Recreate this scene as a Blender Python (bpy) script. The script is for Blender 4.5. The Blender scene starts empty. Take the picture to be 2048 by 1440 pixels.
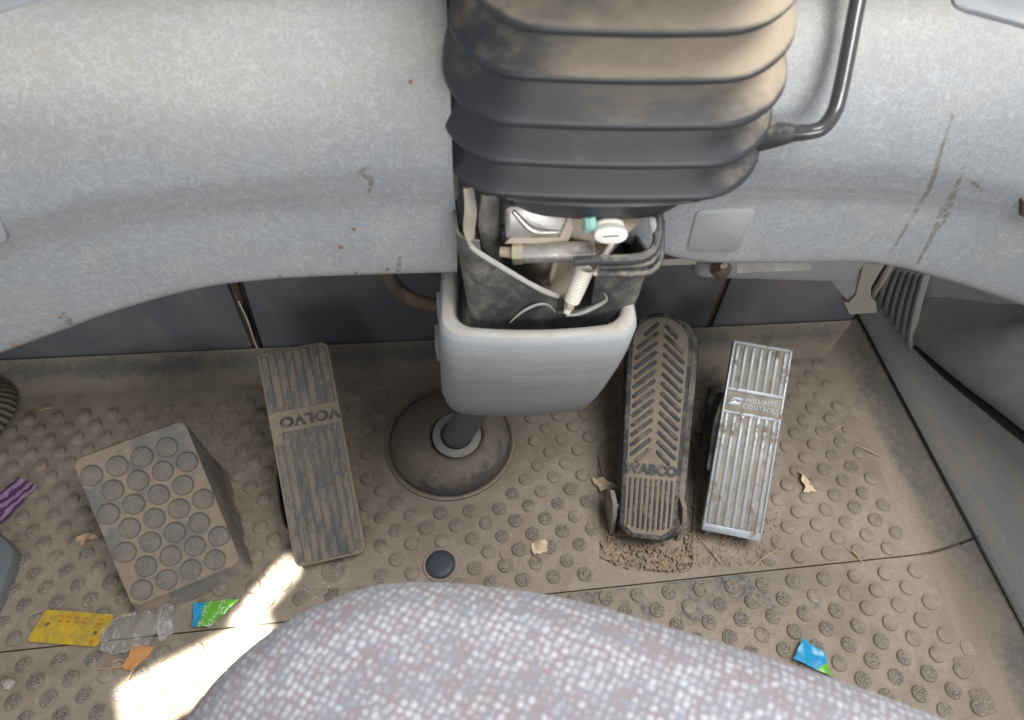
import bpy, bmesh, math, random
from mathutils import Vector, Matrix, geometry, noise
random.seed(7)
R = math.radians
scn = bpy.context.scene
col = scn.collection
# ------------------------------------------------------------------ camera
CAM_H, TILT, YAW, FPX = 0.9, R(36.6), R(-6.0), 1359.0
cam_d = bpy.data.cameras.new('camera'); cam = bpy.data.objects.new('camera', cam_d); col.objects.link(cam)
cam.location = (0, 0, CAM_H); cam.rotation_euler = (TILT, 0, YAW)
cam_d.sensor_width = 36; cam_d.lens = 36 * FPX / 2048; cam_d.clip_start = 0.01; cam_d.clip_end = 50
cam_d.dof.use_dof = True; cam_d.dof.focus_distance = 0.79; cam_d.dof.aperture_fstop = 6.4
scn.camera = cam
# ------------------------------------------------------------------ light: soft ambient, with area lamps added in place of window daylight
w = bpy.data.worlds.new('World'); scn.world = w; w.use_nodes = True
bg = w.node_tree.nodes['Background']; bg.inputs[0].default_value = (0.92, 0.96, 1.0, 1); bg.inputs[1].default_value = 0.31
def area(name, loc, target, sx, sy, power, colr, spread=180):
    l = bpy.data.lights.new(name, 'AREA'); l.shape = 'RECTANGLE'; l.size = sx; l.size_y = sy
    l.energy = power; l.color = colr; l.spread = R(spread)
    o = bpy.data.objects.new(name, l); col.objects.link(o); o.location = loc
    d = (Vector(target) - Vector(loc)); o.rotation_euler = d.to_track_quat('-Z', 'Y').to_euler()
    return o
area('overhead_key', (0.62, 0.10, 1.65), (0.28, 0.26, 0.0), 0.9, 0.6, 22, (1.0, 0.98, 0.95))  # added lamp overhead, placed so the floor dims toward the deep left
area('dash_fill', (0.15, -1.40, 1.05), (0.02, 0.45, 0.66), 1.5, 0.6, 3.0, (1.0, 0.98, 0.95), 60)  # added lamp behind, spread narrowed to brighten the dash more than the floor
vs = scn.view_settings
vs.view_transform = 'Standard'; vs.look = 'None'; vs.exposure = 0.2; vs.gamma = 1.0; vs.use_curve_mapping = False

# ------------------------------------------------------------------ helpers
cyaw, syaw = math.cos(YAW), math.sin(YAW)
def _rz(v): return Vector((cyaw*v[0]-syaw*v[1], syaw*v[0]+cyaw*v[1], v[2]))
RT, FW, UP = _rz((1, 0, 0)), _rz((0, math.sin(TILT), -math.cos(TILT))), _rz((0, math.cos(TILT), math.sin(TILT)))
CO = Vector((0, 0, CAM_H))
def on(u, v, x=None, y=None, z=None, d=None, p=None, n=None):
    """world point of the sight line (u, v) of the survey picture on a plane of the cab"""
    r = FW + RT*(u-1024)/FPX - UP*(v-720)/FPX
    if p is not None: t = (p-CO).dot(n)/r.dot(n)
    elif x is not None: t = (x-CO.x)/r.x
    elif y is not None: t = (y-CO.y)/r.y
    elif z is not None: t = (z-CO.z)/r.z
    else: t = d
    return CO + r*t
def proj(p):
    q = Vector(p)-CO; d = q.dot(FW)
    return 1024+FPX*q.dot(RT)/d, 720-FPX*q.dot(UP)/d, d

FRAME = {}
def tag(o, label=None, cat=None, group=None, kind=None):
    if label: o['label'] = label
    if cat: o['category'] = cat
    if group: o['group'] = group
    if kind: o['kind'] = kind
    return o
def thing(name, label, cat, mat4, group=None):
    if isinstance(mat4, (Vector, tuple)): mat4 = Matrix.Translation(mat4)
    o = bpy.data.objects.new(name, None); col.objects.link(o); o.empty_display_size = 0.03
    o.matrix_world = mat4; FRAME[o.name] = mat4.copy()
    return tag(o, label, cat, group)
def finish(me, mat, ang=35):
    if mat: me.materials.append(mat)
    me.polygons.foreach_set('use_smooth', [True]*len(me.polygons))
    me.update()
    me.set_sharp_from_angle(angle=R(ang))
def root_of(o):
    while o.parent: o = o.parent
    return o
def mk(name, verts, faces, mat, parent=None, local=False, ang=35, uv=None):
    """one mesh object; world verts are moved into the frame of the thing they belong to"""
    verts = [Vector(v) for v in verts]
    if parent is None:
        if local: M = Matrix.Identity(4)
        else:
            lo = Vector((min(v.x for v in verts), min(v.y for v in verts), min(v.z for v in verts)))
            hi = Vector((max(v.x for v in verts), max(v.y for v in verts), max(v.z for v in verts)))
            M = Matrix.Translation(((lo.x+hi.x)/2, (lo.y+hi.y)/2, lo.z))
    else: M = FRAME.get(root_of(parent).name, Matrix.Identity(4))
    if not local:
        Mi = M.inverted(); verts = [Mi @ v for v in verts]
    me = bpy.data.meshes.new(name); me.from_pydata([v[:] for v in verts], [], faces); me.validate()
    bm = bmesh.new(); bm.from_mesh(me); bmesh.ops.recalc_face_normals(bm, faces=bm.faces)
    bm.to_mesh(me); bm.free()
    finish(me, mat, ang)
    o = bpy.data.objects.new(name, me); col.objects.link(o)
    if parent: o.parent = parent
    else: o.matrix_world = M; FRAME[o.name] = M.copy()
    return o
def catmull(pts, n):
    P = [Vector(p) for p in pts]; out = []; m = len(P)-1
    for i in range(n+1):
        t = i/n*m; k = min(int(t), m-1); f = t-k
        p1, p2 = P[k], P[k+1]; p0 = P[k-1] if k > 0 else p1*2-p2; p3 = P[k+2] if k+2 <= m else p2*2-p1
        out.append(0.5*((2*p1)+(p2-p0)*f+(2*p0-5*p1+4*p2-p3)*f*f+(3*p1-p0-3*p2+p3)*f**3))
    return out
def loft(rings, close=True, cap0=False, cap1=False):
    V = [v for r in rings for v in r]; n = len(rings[0]); Fc = []
    for i in range(len(rings)-1):
        for j in range(n if close else n-1):
            k = (j+1) % n
            Fc.append((i*n+j, i*n+k, (i+1)*n+k, (i+1)*n+j))
    if cap0: Fc.append(tuple(range(n)))
    if cap1: Fc.append(tuple(range((len(rings)-1)*n, len(rings)*n)))
    return V, Fc
def tube(path, rad, n=12, cap=True, flat=1.0, samples=None):
    """swept tube; rad is a number or a list along the path"""
    P = catmull(path, samples) if samples else [Vector(p) for p in path]
    m = len(P); rings = []
    T0 = (P[1]-P[0]).normalized()
    a = T0.orthogonal().normalized()
    for i, p in enumerate(P):
        T = (P[min(i+1, m-1)]-P[max(i-1, 0)]).normalized()
        a = (a - T*a.dot(T)).normalized(); b = T.cross(a)
        r = rad if not isinstance(rad, (list, tuple)) else rad[0]+(0) if len(rad) == 1 else None
        if r is None:
            t = i/(m-1)*(len(rad)-1); k = min(int(t), len(rad)-2); r = rad[k]+(rad[k+1]-rad[k])*(t-k)
        rings.append([p+(a*math.cos(2*math.pi*j/n)+b*flat*math.sin(2*math.pi*j/n))*r for j in range(n)])
    return loft(rings, True, cap, cap)
def lathe(prof, n=32, M=None, cap0=False, cap1=False):
    rings = [[(M @ Vector((r*math.cos(2*math.pi*j/n), r*math.sin(2*math.pi*j/n), z))) if M else
              Vector((r*math.cos(2*math.pi*j/n), r*math.sin(2*math.pi*j/n), z)) for j in range(n)] for r, z in prof]
    return loft(rings, True, cap0, cap1)
def join(*parts):
    V, Fc = [], []
    for v, f in parts:
        o = len(V); V += [Vector(p) for p in v]; Fc += [tuple(i+o for i in q) for q in f]
    return V, Fc
def rbox(sx, sy, sz, b=0.002, seg=2, M=None):
    bm = bmesh.new(); bmesh.ops.create_cube(bm, size=1)
    for v in bm.verts: v.co = Vector((v.co.x*sx, v.co.y*sy, v.co.z*sz))
    bmesh.ops.bevel(bm, geom=bm.edges[:], offset=b, segments=seg, profile=0.5, affect='EDGES')
    bm.verts.index_update()
    V = [(M @ v.co) if M else v.co.copy() for v in bm.verts]; Fc = [tuple(v.index for v in f.verts) for f in bm.faces]
    bm.free(); return V, Fc
def inset2(pts, d):
    n = len(pts); out = []
    A = sum(pts[i][0]*pts[(i+1) % n][1]-pts[(i+1) % n][0]*pts[i][1] for i in range(n))
    s = 1 if A > 0 else -1
    for i in range(n):
        a, b, c = Vector(pts[i-1]), Vector(pts[i]), Vector(pts[(i+1) % n])
        e1 = (b-a).normalized(); e2 = (c-b).normalized()
        nn = Vector((-e1.y-e2.y, e1.x+e2.x)); L = nn.length
        nn = nn/L if L > 1e-6 else Vector((-e1.y, e1.x))
        k = 1/max(0.5, nn.dot(Vector((-e1.y, e1.x))))
        out.append(b + nn*s*d*k)
    return out
def plate(pts, z0, z1, b=0.001, M=None):
    """prism of a 2D outline with softened top edge"""
    pts = [Vector(p[:2]) for p in pts]
    i1 = inset2(pts, b*0.3); i2 = inset2(pts, b)
    rings = [[Vector((p.x, p.y, z)) for p in q] for q, z in ((pts, z0), (pts, z1-b), (i1, z1-b*0.3), (i2, z1))]
    V, Fc = loft(rings, True, True, True)
    if M: V = [M @ v for v in V]
    return V, Fc
def rrect(x0, x1, y0, y1, r, n=6):
    out = []
    rs = r if isinstance(r, (list, tuple)) else (r, r, r, r)
    for (cx, cy, a0, q) in ((x1-rs[0], y1-rs[0], 0, rs[0]), (x0+rs[1], y1-rs[1], 90, rs[1]), (x0+rs[2], y0+rs[2], 180, rs[2]), (x1-rs[3], y0+rs[3], 270, rs[3])):
        for i in range(n+1):
            a = R(a0+90*i/n); out.append((cx+q*math.cos(a), cy+q*math.sin(a)))
    return out
def holed(outer, holes, z0, z1):
    """sheet with holes: top, bottom and the walls of every loop"""
    loops = [[Vector((p[0], p[1], 0)) for p in L] for L in [outer]+holes]
    tri = geometry.tessellate_polygon(loops)
    flat = [p for L in loops for p in L]; N = len(flat)
    V = [Vector((p.x, p.y, z1)) for p in flat]+[Vector((p.x, p.y, z0)) for p in flat]
    Fc = [tuple(t) for t in tri]+[tuple(i+N for i in t) for t in tri]
    o = 0
    for L in loops:
        n = len(L)
        for i in range(n): Fc.append((o+i, o+(i+1) % n, N+o+(i+1) % n, N+o+i))
        o += n
    return V, Fc
def frame(o, x, y):
    x = x.normalized(); z = x.cross(y).normalized(); y = z.cross(x)
    M = Matrix((x, y, z)).transposed().to_4x4(); M.translation = o
    return M
def text_mesh(body, size, extrude, M, spacing=1.0, bold=0.0, shear=0.0):
    cu = bpy.data.curves.new('lettering', 'FONT'); cu.body = body; cu.size = size; cu.extrude = extrude; cu.offset = bold; cu.shear = shear
    cu.align_x = 'CENTER'; cu.align_y = 'CENTER'; cu.space_character = spacing; cu.resolution_u = 3
    o = bpy.data.objects.new('lettering', cu); col.objects.link(o)
    dg = bpy.context.evaluated_depsgraph_get(); me = bpy.data.meshes.new_from_object(o.evaluated_get(dg))
    V = [M @ v.co for v in me.vertices]; Fc = [tuple(p.vertices) for p in me.polygons]
    bpy.data.objects.remove(o); bpy.data.curves.remove(cu); bpy.data.meshes.remove(me)
    return V, Fc
def copy_of(o, M, parent=None):
    c = o.copy(); col.objects.link(c); c.parent = parent; c.matrix_local = M
    return c

# ------------------------------------------------------------------ materials
class NT:
    def __init__(s, name):
        s.m = bpy.data.materials.new(name); s.m.use_nodes = True; s.t = s.m.node_tree
        s.b = s.t.nodes['Principled BSDF']; s.pos = s.n('ShaderNodeNewGeometry').outputs['Position']
    def n(s, t, **k):
        q = s.t.nodes.new(t)
        for a, v in k.items(): setattr(q, a, v)
        return q
    def put(s, sock, v):
        if isinstance(v, bpy.types.NodeSocket): s.t.links.new(v, sock)
        elif isinstance(v, (tuple, list)): sock.default_value = (*v, 1) if len(v) == 3 and sock.type == 'RGBA' else v
        else: sock.default_value = v
    def noise(s, scale, detail=4, rough=0.55, dist=0, vec=None, out=0):
        q = s.n('ShaderNodeTexNoise'); s.put(q.inputs['Vector'], vec or s.pos)
        for a, v in (('Scale', scale), ('Detail', detail), ('Roughness', rough), ('Distortion', dist)): q.inputs[a].default_value = v
        return q.outputs[out]
    def vor(s, scale, feature='F1', rand=1.0, vec=None, out='Distance'):
        q = s.n('ShaderNodeTexVoronoi', feature=feature); s.put(q.inputs['Vector'], vec or s.pos)
        q.inputs['Scale'].default_value = scale; q.inputs['Randomness'].default_value = rand
        return q.outputs[out]
    def ma(s, op, a, b=0.0, c=0.0, clamp=False):
        q = s.n('ShaderNodeMath', operation=op, use_clamp=clamp)
        for i, v in enumerate((a, b, c)): s.put(q.inputs[i], v)
        return q.outputs[0]
    def vm(s, op, a, b=(0, 0, 0)):
        q = s.n('ShaderNodeVectorMath', operation=op); s.put(q.inputs[0], a); s.put(q.inputs[1], b)
        return q.outputs[0]
    def ramp(s, f, lo, hi, a=0.0, b=1.0):
        q = s.n('ShaderNodeMapRange', interpolation_type='SMOOTHSTEP')
        for i, v in enumerate((f, lo, hi, a, b)): s.put(q.inputs[i], v)
        return q.outputs[0]
    def mix(s, f, a, b, blend='MIX'):
        q = s.n('ShaderNodeMix', data_type='RGBA', blend_type=blend)
        s.put(q.inputs[0], f); s.put(q.inputs[6], a); s.put(q.inputs[7], b)
        return q.outputs[2]
    def xyz(s, v=None):
        q = s.n('ShaderNodeSeparateXYZ'); s.put(q.inputs[0], v or s.pos); return q.outputs
    def scalev(s, sc, rot=(0, 0, 0), vec=None):
        q = s.n('ShaderNodeMapping'); s.put(q.inputs[0], vec or s.pos); q.inputs['Scale'].default_value = sc; q.inputs['Rotation'].default_value = rot
        return q.outputs[0]
    def bump(s, h, strength=0.3, dist=0.001, prev=None):
        q = s.n('ShaderNodeBump'); q.inputs['Strength'].default_value = strength; q.inputs['Distance'].default_value = dist
        s.put(q.inputs['Height'], h)
        if prev: s.put(q.inputs['Normal'], prev)
        return q.outputs[0]
    def up(s):
        g = s.n('ShaderNodeNewGeometry'); return s.xyz(g.outputs['Normal'])[2]
    def obj(s): return s.n('ShaderNodeTexCoord').outputs['Object']
    def end(s, c=None, r=None, nrm=None, **k):
        if c is not None: s.put(s.b.inputs['Base Color'], c)
        if r is not None: s.put(s.b.inputs['Roughness'], r)
        if nrm is not None: s.put(s.b.inputs['Normal'], nrm)
        for a, v in k.items(): s.put(s.b.inputs[a.replace('_', ' ')], v)
        return s.m
DUST = (0.345, 0.296, 0.242); DUST2 = (0.25, 0.207, 0.163); TAN = (0.50, 0.41, 0.30)
def dusty(name, base, base2=None, dust=DUST, lo=0.4, hi=0.65, scale=12, upw=0.0, rough=0.5, fine=400, bstr=0.25, metal=0.0, streak=None, spec=0.4, up0=0.5):
    s = NT(name)
    vec = s.scalev(streak) if streak else s.pos
    n1 = s.noise(scale, 6, 0.62, 0.4, vec); n2 = s.noise(fine, 3); n3 = s.noise(scale*5, 5, 0.65)
    f = s.ma('ADD', s.ma('MULTIPLY', n1, 0.7), s.ma('MULTIPLY', n3, 0.3))
    if upw: f = s.ma('ADD', f, s.ma('MULTIPLY', s.ma('SUBTRACT', s.up(), up0), upw))
    f = s.ramp(f, lo, hi)
    b = s.mix(n3, base, base2 or tuple(x*1.35 for x in base))
    d = s.mix(s.ramp(n2, 0.3, 0.7), tuple(x*0.86 for x in dust), tuple(min(1, x*1.12) for x in dust))
    d = s.mix(s.ramp(n1, 0.35, 0.7), d, tuple(x*0.8 for x in dust))
    c = s.mix(f, b, d)
    r = s.ma('ADD', rough, s.ma('MULTIPLY', f, 0.92-rough))
    h = s.ma('ADD', s.ma('MULTIPLY', n2, 0.5), s.ma('MULTIPLY', f, 0.6))
    nb = s.bump(h, bstr, 0.0006)
    kw = {}
    if metal: kw['Metallic'] = s.ma('MULTIPLY', s.ma('SUBTRACT', 1.0, f), metal)
    return s.end(c, r, nb, Specular_IOR_Level=spec, **kw)
def plain(name, c, r=0.5, metal=0.0, var=0.12, scale=60, **k):
    s = NT(name); n = s.noise(scale, 5)
    return s.end(s.mix(n, tuple(x*(1-var) for x in c), tuple(min(1, x*(1+var)) for x in c)), r, s.bump(s.noise(scale*8), 0.15, 0.0004), Metallic=metal, **k)

def mat_floor(name, studs):
    s = NT(name); x, y, z = s.xyz()
    n1 = s.noise(5.5, 7, 0.65, 0.6); n2 = s.noise(28, 6, 0.65, 0.3); n3 = s.noise(160, 4, 0.6); n4 = s.noise(900, 2)
    d = s.mix(s.ramp(n1, 0.33, 0.68), DUST, DUST2)
    d = s.mix(s.ramp(n2, 0.42, 0.72, 0, 0.55), d, (0.43, 0.37, 0.30))
    d = s.mix(s.ma('MULTIPLY', s.ramp(n3, 0.45, 0.75), 0.4), d, (0.21, 0.17, 0.13))
    d = s.mix(s.ramp(n4, 0.62, 0.75, 0, 0.35), d, (0.45, 0.38, 0.30))
    # scuffed rubber shows through, most by the worn seam strip where feet rest
    near = s.ma('MULTIPLY', s.ma('MULTIPLY', s.ramp(y, 0.279, 0.276), s.ramp(y, 0.17, 0.25)), s.ma('MULTIPLY', s.ramp(x, -.05, .12), s.ramp(x, .52, .30)))
    rub = s.mix(s.ramp(n3, .4, .62), (0.07, 0.08, 0.09), (0.24, 0.235, 0.22))
    wear = s.ramp(s.ma('ADD', s.ma('MULTIPLY', n2, 0.6), s.ma('ADD', s.ma('MULTIPLY', n1, 0.5), s.ma('MULTIPLY', near, 0.17))), 0.63, 0.78)
    if studs:
        worn = s.ma('MULTIPLY', s.ramp(y, 0.50, 0.40), s.ma('MAXIMUM', s.ramp(s.noise(3.2, 2, 0.5), 0.40, 0.54), s.ma('MULTIPLY', s.ramp(y, .29, .26), s.ramp(x, .52, .42))))
        q = s.n('ShaderNodeVectorMath', operation='SCALE'); s.put(q.inputs[0], s.noise(300, 2, out=1)); q.inputs['Scale'].default_value = 0.0011
        wrm = s.vm('ADD', s.pos, q.outputs[0])
        cell = s.vor(420, 'DISTANCE_TO_EDGE', 1.0, wrm)
        lines = s.ramp(cell, 0.06, 0.22)                    # the moulded wrinkles of the stud tops
        q2 = s.mix(lines, (0.31, 0.265, 0.215), (0.05, 0.057, 0.065))
        q2 = s.mix(s.ramp(n2, 0.45, 0.7), q2, d)
        top = s.ramp(s.up(), 0.85, 0.97)
        c = s.mix(s.ma('MULTIPLY', s.ma('MULTIPLY', worn, top), 0.95), d, q2)
        h = s.ma('ADD', s.ma('MULTIPLY', n3, 0.5), s.ma('MULTIPLY', lines, -0.7))
        return s.end(c, 0.85, s.bump(h, 0.35, 0.0006), Specular_IOR_Level=0.25)
    c = s.mix(s.ma('MULTIPLY', wear, 0.8), d, rub)
    h = s.ma('ADD', s.ma('MULTIPLY', n3, 0.8), s.ma('MULTIPLY', n2, 0.8))
    return s.end(c, 0.9, s.bump(h, 0.45, 0.0012), Specular_IOR_Level=0.2)
def mat_leather(name, c0, cline, scale=1.0, amount=1.0, tint=True):
    s = NT(name)
    def warp(ns, amt, sc):
        q = s.n('ShaderNodeVectorMath', operation='SCALE'); s.put(q.inputs[0], s.vm('SUBTRACT', s.noise(ns*scale, 2, out=1), (0.5, 0.5, 0.5))); q.inputs['Scale'].default_value = amt/scale
        return s.vm('ADD', s.scalev(sc), q.outputs[0])
    def worm(sc, vec, wd):
        n = s.noise(sc*scale, 1.5, .5, .6, vec); return s.ramp(s.ma('ABSOLUTE', s.ma('SUBTRACT', n, .5)), wd, .004)
    w1 = worm(120, s.scalev((1.0, 1, .62), (0, .5, 0)), .028); w2 = worm(135, s.scalev((.55, 1, 1.15), (0, -.35, 0)), .028)
    e1 = s.ramp(s.vor(225*scale, 'DISTANCE_TO_EDGE', 1.0, warp(40, .014, (1, 1, .7))), 0.07, 0.01); e2 = s.ramp(s.vor(270*scale, 'DISTANCE_TO_EDGE', 1.0, warp(46, .012, (.65, 1, 1.1))), 0.07, 0.01)
    b1 = s.ramp(s.noise(30*scale, 4, 0.6), 0.40, 0.60); b2 = s.ramp(s.noise(34*scale, 4, 0.6, vec=s.scalev((1, 1.2, .9), (.3, .2, .5))), 0.40, 0.60); b3 = s.ramp(s.noise(150*scale, 2), .38, .54)
    ln = s.ma('MAXIMUM', s.ma('MULTIPLY', s.ma('MAXIMUM', s.ma('MULTIPLY', w1, b1), s.ma('MULTIPLY', w2, b2)), .8), s.ma('MULTIPLY', s.ma('MAXIMUM', e1, s.ma('MULTIPLY', e2, .8)), s.ma('MULTIPLY', b3, .8)))
    big = s.noise(4.0, 6, 0.6, 0.5); mid = s.noise(22, 5, 0.6)
    c = s.mix(s.ramp(big, 0.35, 0.7), c0, tuple(x*0.9 for x in c0))
    if tint:
        z = s.xyz()[2]
        c = s.mix(s.ma('MULTIPLY', s.ramp(z, 0.58, 0.67), s.ramp(mid, 0.3, 0.6, 0.35, 0.75)), c, (0.325, 0.312, 0.285))
    c = s.mix(s.ramp(mid, 0.5, 0.75, 0, 0.3), c, (0.37, 0.35, 0.315))
    c = s.mix(s.ma('MULTIPLY', ln, 0.38*amount), c, cline)
    h = s.ma('ADD', s.ma('MULTIPLY', ln, 1.0), s.ma('MULTIPLY', s.noise(900, 2), 0.3))
    return s.end(c, s.ramp(big, 0.3, 0.7, 0.5, 0.68), s.bump(h, 0.30*amount, 0.0006), Specular_IOR_Level=0.4)
def mat_dots(name):
    s = NT(name); x, y, z = s.xyz()
    n1 = s.noise(7, 6, 0.6, 0.5); n2 = s.noise(40, 4)
    q = s.n('ShaderNodeCombineXYZ'); s.put(q.inputs[0], x); s.put(q.inputs[1], z)
    v = s.vor(230, 'F1', 0.0, s.scalev((1, 1, 1), (0, 0, R(45)), q.outputs[0]))
    dot = s.ramp(v, 0.34, 0.22)
    c = s.mix(n2, (0.12, 0.13, 0.16), (0.155, 0.166, 0.195))
    c = s.mix(s.ramp(n1, 0.42, 0.68, 0, 0.75), c, (0.245, 0.23, 0.21))
    c = s.mix(s.ma('MULTIPLY', dot, 0.35), c, (0.30, 0.30, 0.32))
    return s.end(c, 0.6, s.bump(dot, 0.3, 0.0005))
def mat_fabric(name):
    s = NT(name); x, y, z = s.xyz()
    q = s.n('ShaderNodeVectorMath', operation='SCALE'); s.put(q.inputs[0], s.noise(35, 2, out=1)); q.inputs['Scale'].default_value = 0.006
    p = s.vm('ADD', s.scalev((1, 1.1, 0.6), (0, 0, R(33))), q.outputs[0])
    v = s.n('ShaderNodeTexVoronoi'); s.put(v.inputs['Vector'], p); v.inputs['Scale'].default_value = 205; v.inputs['Randomness'].default_value = 0.42
    dist, cc = v.outputs['Distance'], v.outputs['Color']
    r, g, b = s.xyz(cc)
    blob = s.mix(s.ramp(r, 0.2, 0.8), (0.39, 0.39, 0.425), (0.50, 0.515, 0.555))
    gap = s.mix(s.ramp(s.noise(70, 2), .42, .58), (0.275, 0.265, 0.295), (0.29, 0.25, 0.272))
    gap = s.mix(s.ramp(g, .75, .85, 0, .7), gap, (0.29, 0.31, 0.37))
    c = s.mix(s.ramp(s.ma('ADD', dist, s.ma('MULTIPLY', s.ma('SUBTRACT', s.noise(500, 2), .5), .3)), 0.22, 0.62), blob, gap)
    h = s.ma('ADD', s.ramp(dist, 0.65, 0.1), s.ma('MULTIPLY', s.noise(1500, 2), 0.3))
    return s.end(c, 0.95, s.bump(h, 0.4, 0.002), Specular_IOR_Level=0.1, Sheen_Weight=0.15)

M = {}
M['mat'] = mat_floor('dusty_rubber_mat', False); M['stud'] = mat_floor('dusty_stud_rubber', True)
M['dash'] = mat_leather('grey_grained_plastic', (0.285, 0.301, 0.322), (0.54, 0.565, 0.595))
M['dots'] = mat_dots('dotted_dark_vinyl')
M['fabric'] = mat_fabric('woven_seat_fabric')
def mat_bellows():
    s = NT('bellows_rubber'); x, y, z = s.xyz()
    n1 = s.noise(11, 5, .6, .5, s.scalev((.45, 1, 1))); n2 = s.noise(55, 5, .65, 0, s.scalev((.5, 1, 1))); n3 = s.noise(350, 3)
    # dust lies on the upward faces, thickest on the upper folds
    f = s.ma('ADD', s.ma('MULTIPLY', n1, 1.0), s.ma('MULTIPLY', n2, .3))
    f = s.ma('ADD', s.ma('SUBTRACT', f, .15), s.ma('MULTIPLY', s.ma('SUBTRACT', s.up(), .48), .85))
    f = s.ma('ADD', f, s.ramp(z, .57, .70, -.30, .08)); f = s.ma('ADD', f, s.ramp(x, -.02, .12, -.13, .05))
    f = s.ma('MULTIPLY', s.ramp(f, .42, .80), .80)
    c = s.mix(f, s.mix(n2, (0.024, 0.027, 0.033), (0.05, 0.055, 0.064)), s.mix(n3, (0.36, 0.295, 0.215), (0.46, 0.385, 0.29)))
    return s.end(c, s.ma('ADD', .42, s.ma('MULTIPLY', f, .5)), s.bump(n3, .1, .0004), Specular_IOR_Level=.5)
M['boot'] = mat_bellows()
def mat_shroud():
    s = NT('grey_shroud_plastic'); z = s.xyz()[2]
    n = s.noise(10, 6, .62, .4, s.scalev((.5, 1, 3.5))); f = s.noise(500, 3); st = s.noise(50, 5, .65, 0, s.scalev((.18, 1, 2.5)))
    c = s.mix(s.noise(14, 5), (0.335, 0.36, 0.385), (0.40, 0.42, 0.44))
    c = s.mix(s.ma('MULTIPLY', s.ma('MULTIPLY', s.ramp(z, .360, .378), s.ramp(z, .433, .415)), s.ramp(st, .35, .6, .15, .5)), c, (0.29, 0.275, 0.255))
    c = s.mix(s.ma('MULTIPLY', s.ramp(n, .5, .75), .45), c, (0.43, 0.38, 0.31))
    chip = s.ma('MULTIPLY', s.ramp(s.noise(95, 6, .75, 0, s.scalev((.45, 1, 1.6))), .655, .69), s.ramp(z, .385, .36))
    c = s.mix(chip, c, (0.66, 0.60, 0.50))
    scr = s.ma('MULTIPLY', s.ramp(s.vor(210, 'DISTANCE_TO_EDGE', 1, s.scalev((.8, 1, 1.3))), .05, .01), s.ramp(s.noise(30, 3), .42, .62))
    c = s.mix(s.ma('MULTIPLY', scr, .35), c, (.6, .63, .66))
    return s.end(c, .5, s.bump(s.ma('ADD', s.ma('MULTIPLY', f, .6), scr), .25, .0006), Specular_IOR_Level=.45)
M['shroud'] = mat_shroud()
M['shroud_rim'] = dusty('dusty_rim_plastic', (0.42, 0.43, 0.43), None, (0.48, 0.43, 0.36), 0.42, 0.72, 14, 0.2, 0.5)
M['blackplastic'] = dusty('black_shell_plastic', (0.03, 0.032, 0.035), (0.075, 0.078, 0.08), (0.36, 0.335, 0.30), 0.36, 0.70, 16, 0.1, 0.35, 300, 0.15, streak=(1, 1, 0.5))
M['torn'] = plain('torn_plastic_edge', (0.42, 0.41, 0.39), 0.7, var=0.25, scale=120)
M['beige'] = dusty('dusty_column_tube', (0.40, 0.35, 0.29), None, (0.47, 0.38, 0.28), 0.35, 0.7, 14, 0.1, 0.5)
M['silver'] = dusty('dusty_bare_steel', (0.40, 0.39, 0.385), (0.52, 0.505, 0.495), (0.40, 0.34, 0.27), 0.42, 0.74, 40, 0.1, 0.42, 300, 0.2, metal=0.8)
M['zinc'] = plain('yellow_zinc', (0.72, 0.66, 0.48), 0.35, 0.8, 0.2)
M['white'] = plain('white_nylon', (0.78, 0.77, 0.74), 0.4, var=0.05)
M['whitedust'] = dusty('dusty_white_nylon', (0.68, 0.65, 0.58), None, (0.5, 0.42, 0.33), 0.5, 0.9, 20, 0.0, 0.5)
M['cable'] = dusty('dusty_black_cable', (0.03, 0.033, 0.038), (0.07, 0.075, 0.08), (0.40, 0.36, 0.30), 0.5, 0.75, 30, 0.15, 0.5)
M['pedalrub'] = dusty('worn_pedal_rubber', (0.06, 0.068, 0.08), (0.15, 0.16, 0.175), (0.32, 0.27, 0.215), 0.40, 0.60, 90, 0.0, 0.6, 300, 0.45, streak=(1, .22, .4))
M['pedaldust'] = dusty('packed_dust_rubber', (0.09, 0.085, 0.08), None, (0.32, 0.265, 0.205), 0.22, 0.42, 25, 0.0, 0.8, 300, 0.4)
M['brakerub'] = dusty('brake_rib_rubber', (0.028, 0.032, 0.038), (0.06, 0.066, 0.075), DUST, 0.46, 0.72, 60, 0.0, 0.5, 300, 0.35)
M['bracket'] = dusty('dusty_zinc_bracket', (0.34, 0.335, 0.32), None, (0.30, 0.245, 0.185), 0.36, 0.6, 40, 0.1, 0.45, 300, 0.25, metal=0.4)
M['darkmetal'] = dusty('dark_cast_metal', (0.02, 0.022, 0.024), (0.04, 0.043, 0.046), DUST, 0.45, 0.75, 20, 0.2, 0.5)
M['alu'] = dusty('scratched_aluminium', (0.36, 0.39, 0.43), (0.47, 0.50, 0.54), (0.30, 0.25, 0.19), 0.53, 0.64, 30, 0.0, 0.45, 500, 0.3, metal=0.45)
M['aludust'] = dusty('dust_packed_groove', (0.36, 0.33, 0.29), None, (0.31, 0.27, 0.215), 0.3, 0.7, 60, 0.0, 0.9, 700, 0.5)
M['restrub'] = dusty('footrest_rubber', (0.13, 0.13, 0.128), (0.19, 0.185, 0.175), (0.325, 0.262, 0.195), 0.42, 0.60, 14, 0.12, 0.7, 300, 0.3)
M['kick'] = dusty('scuffed_kick_panel', (0.34, 0.375, 0.41), (0.46, 0.49, 0.52), (0.62, 0.59, 0.53), 0.46, 0.62, 55, 0.0, 0.5, 350, 0.3, streak=(1, 0.14, 0.5))
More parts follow.
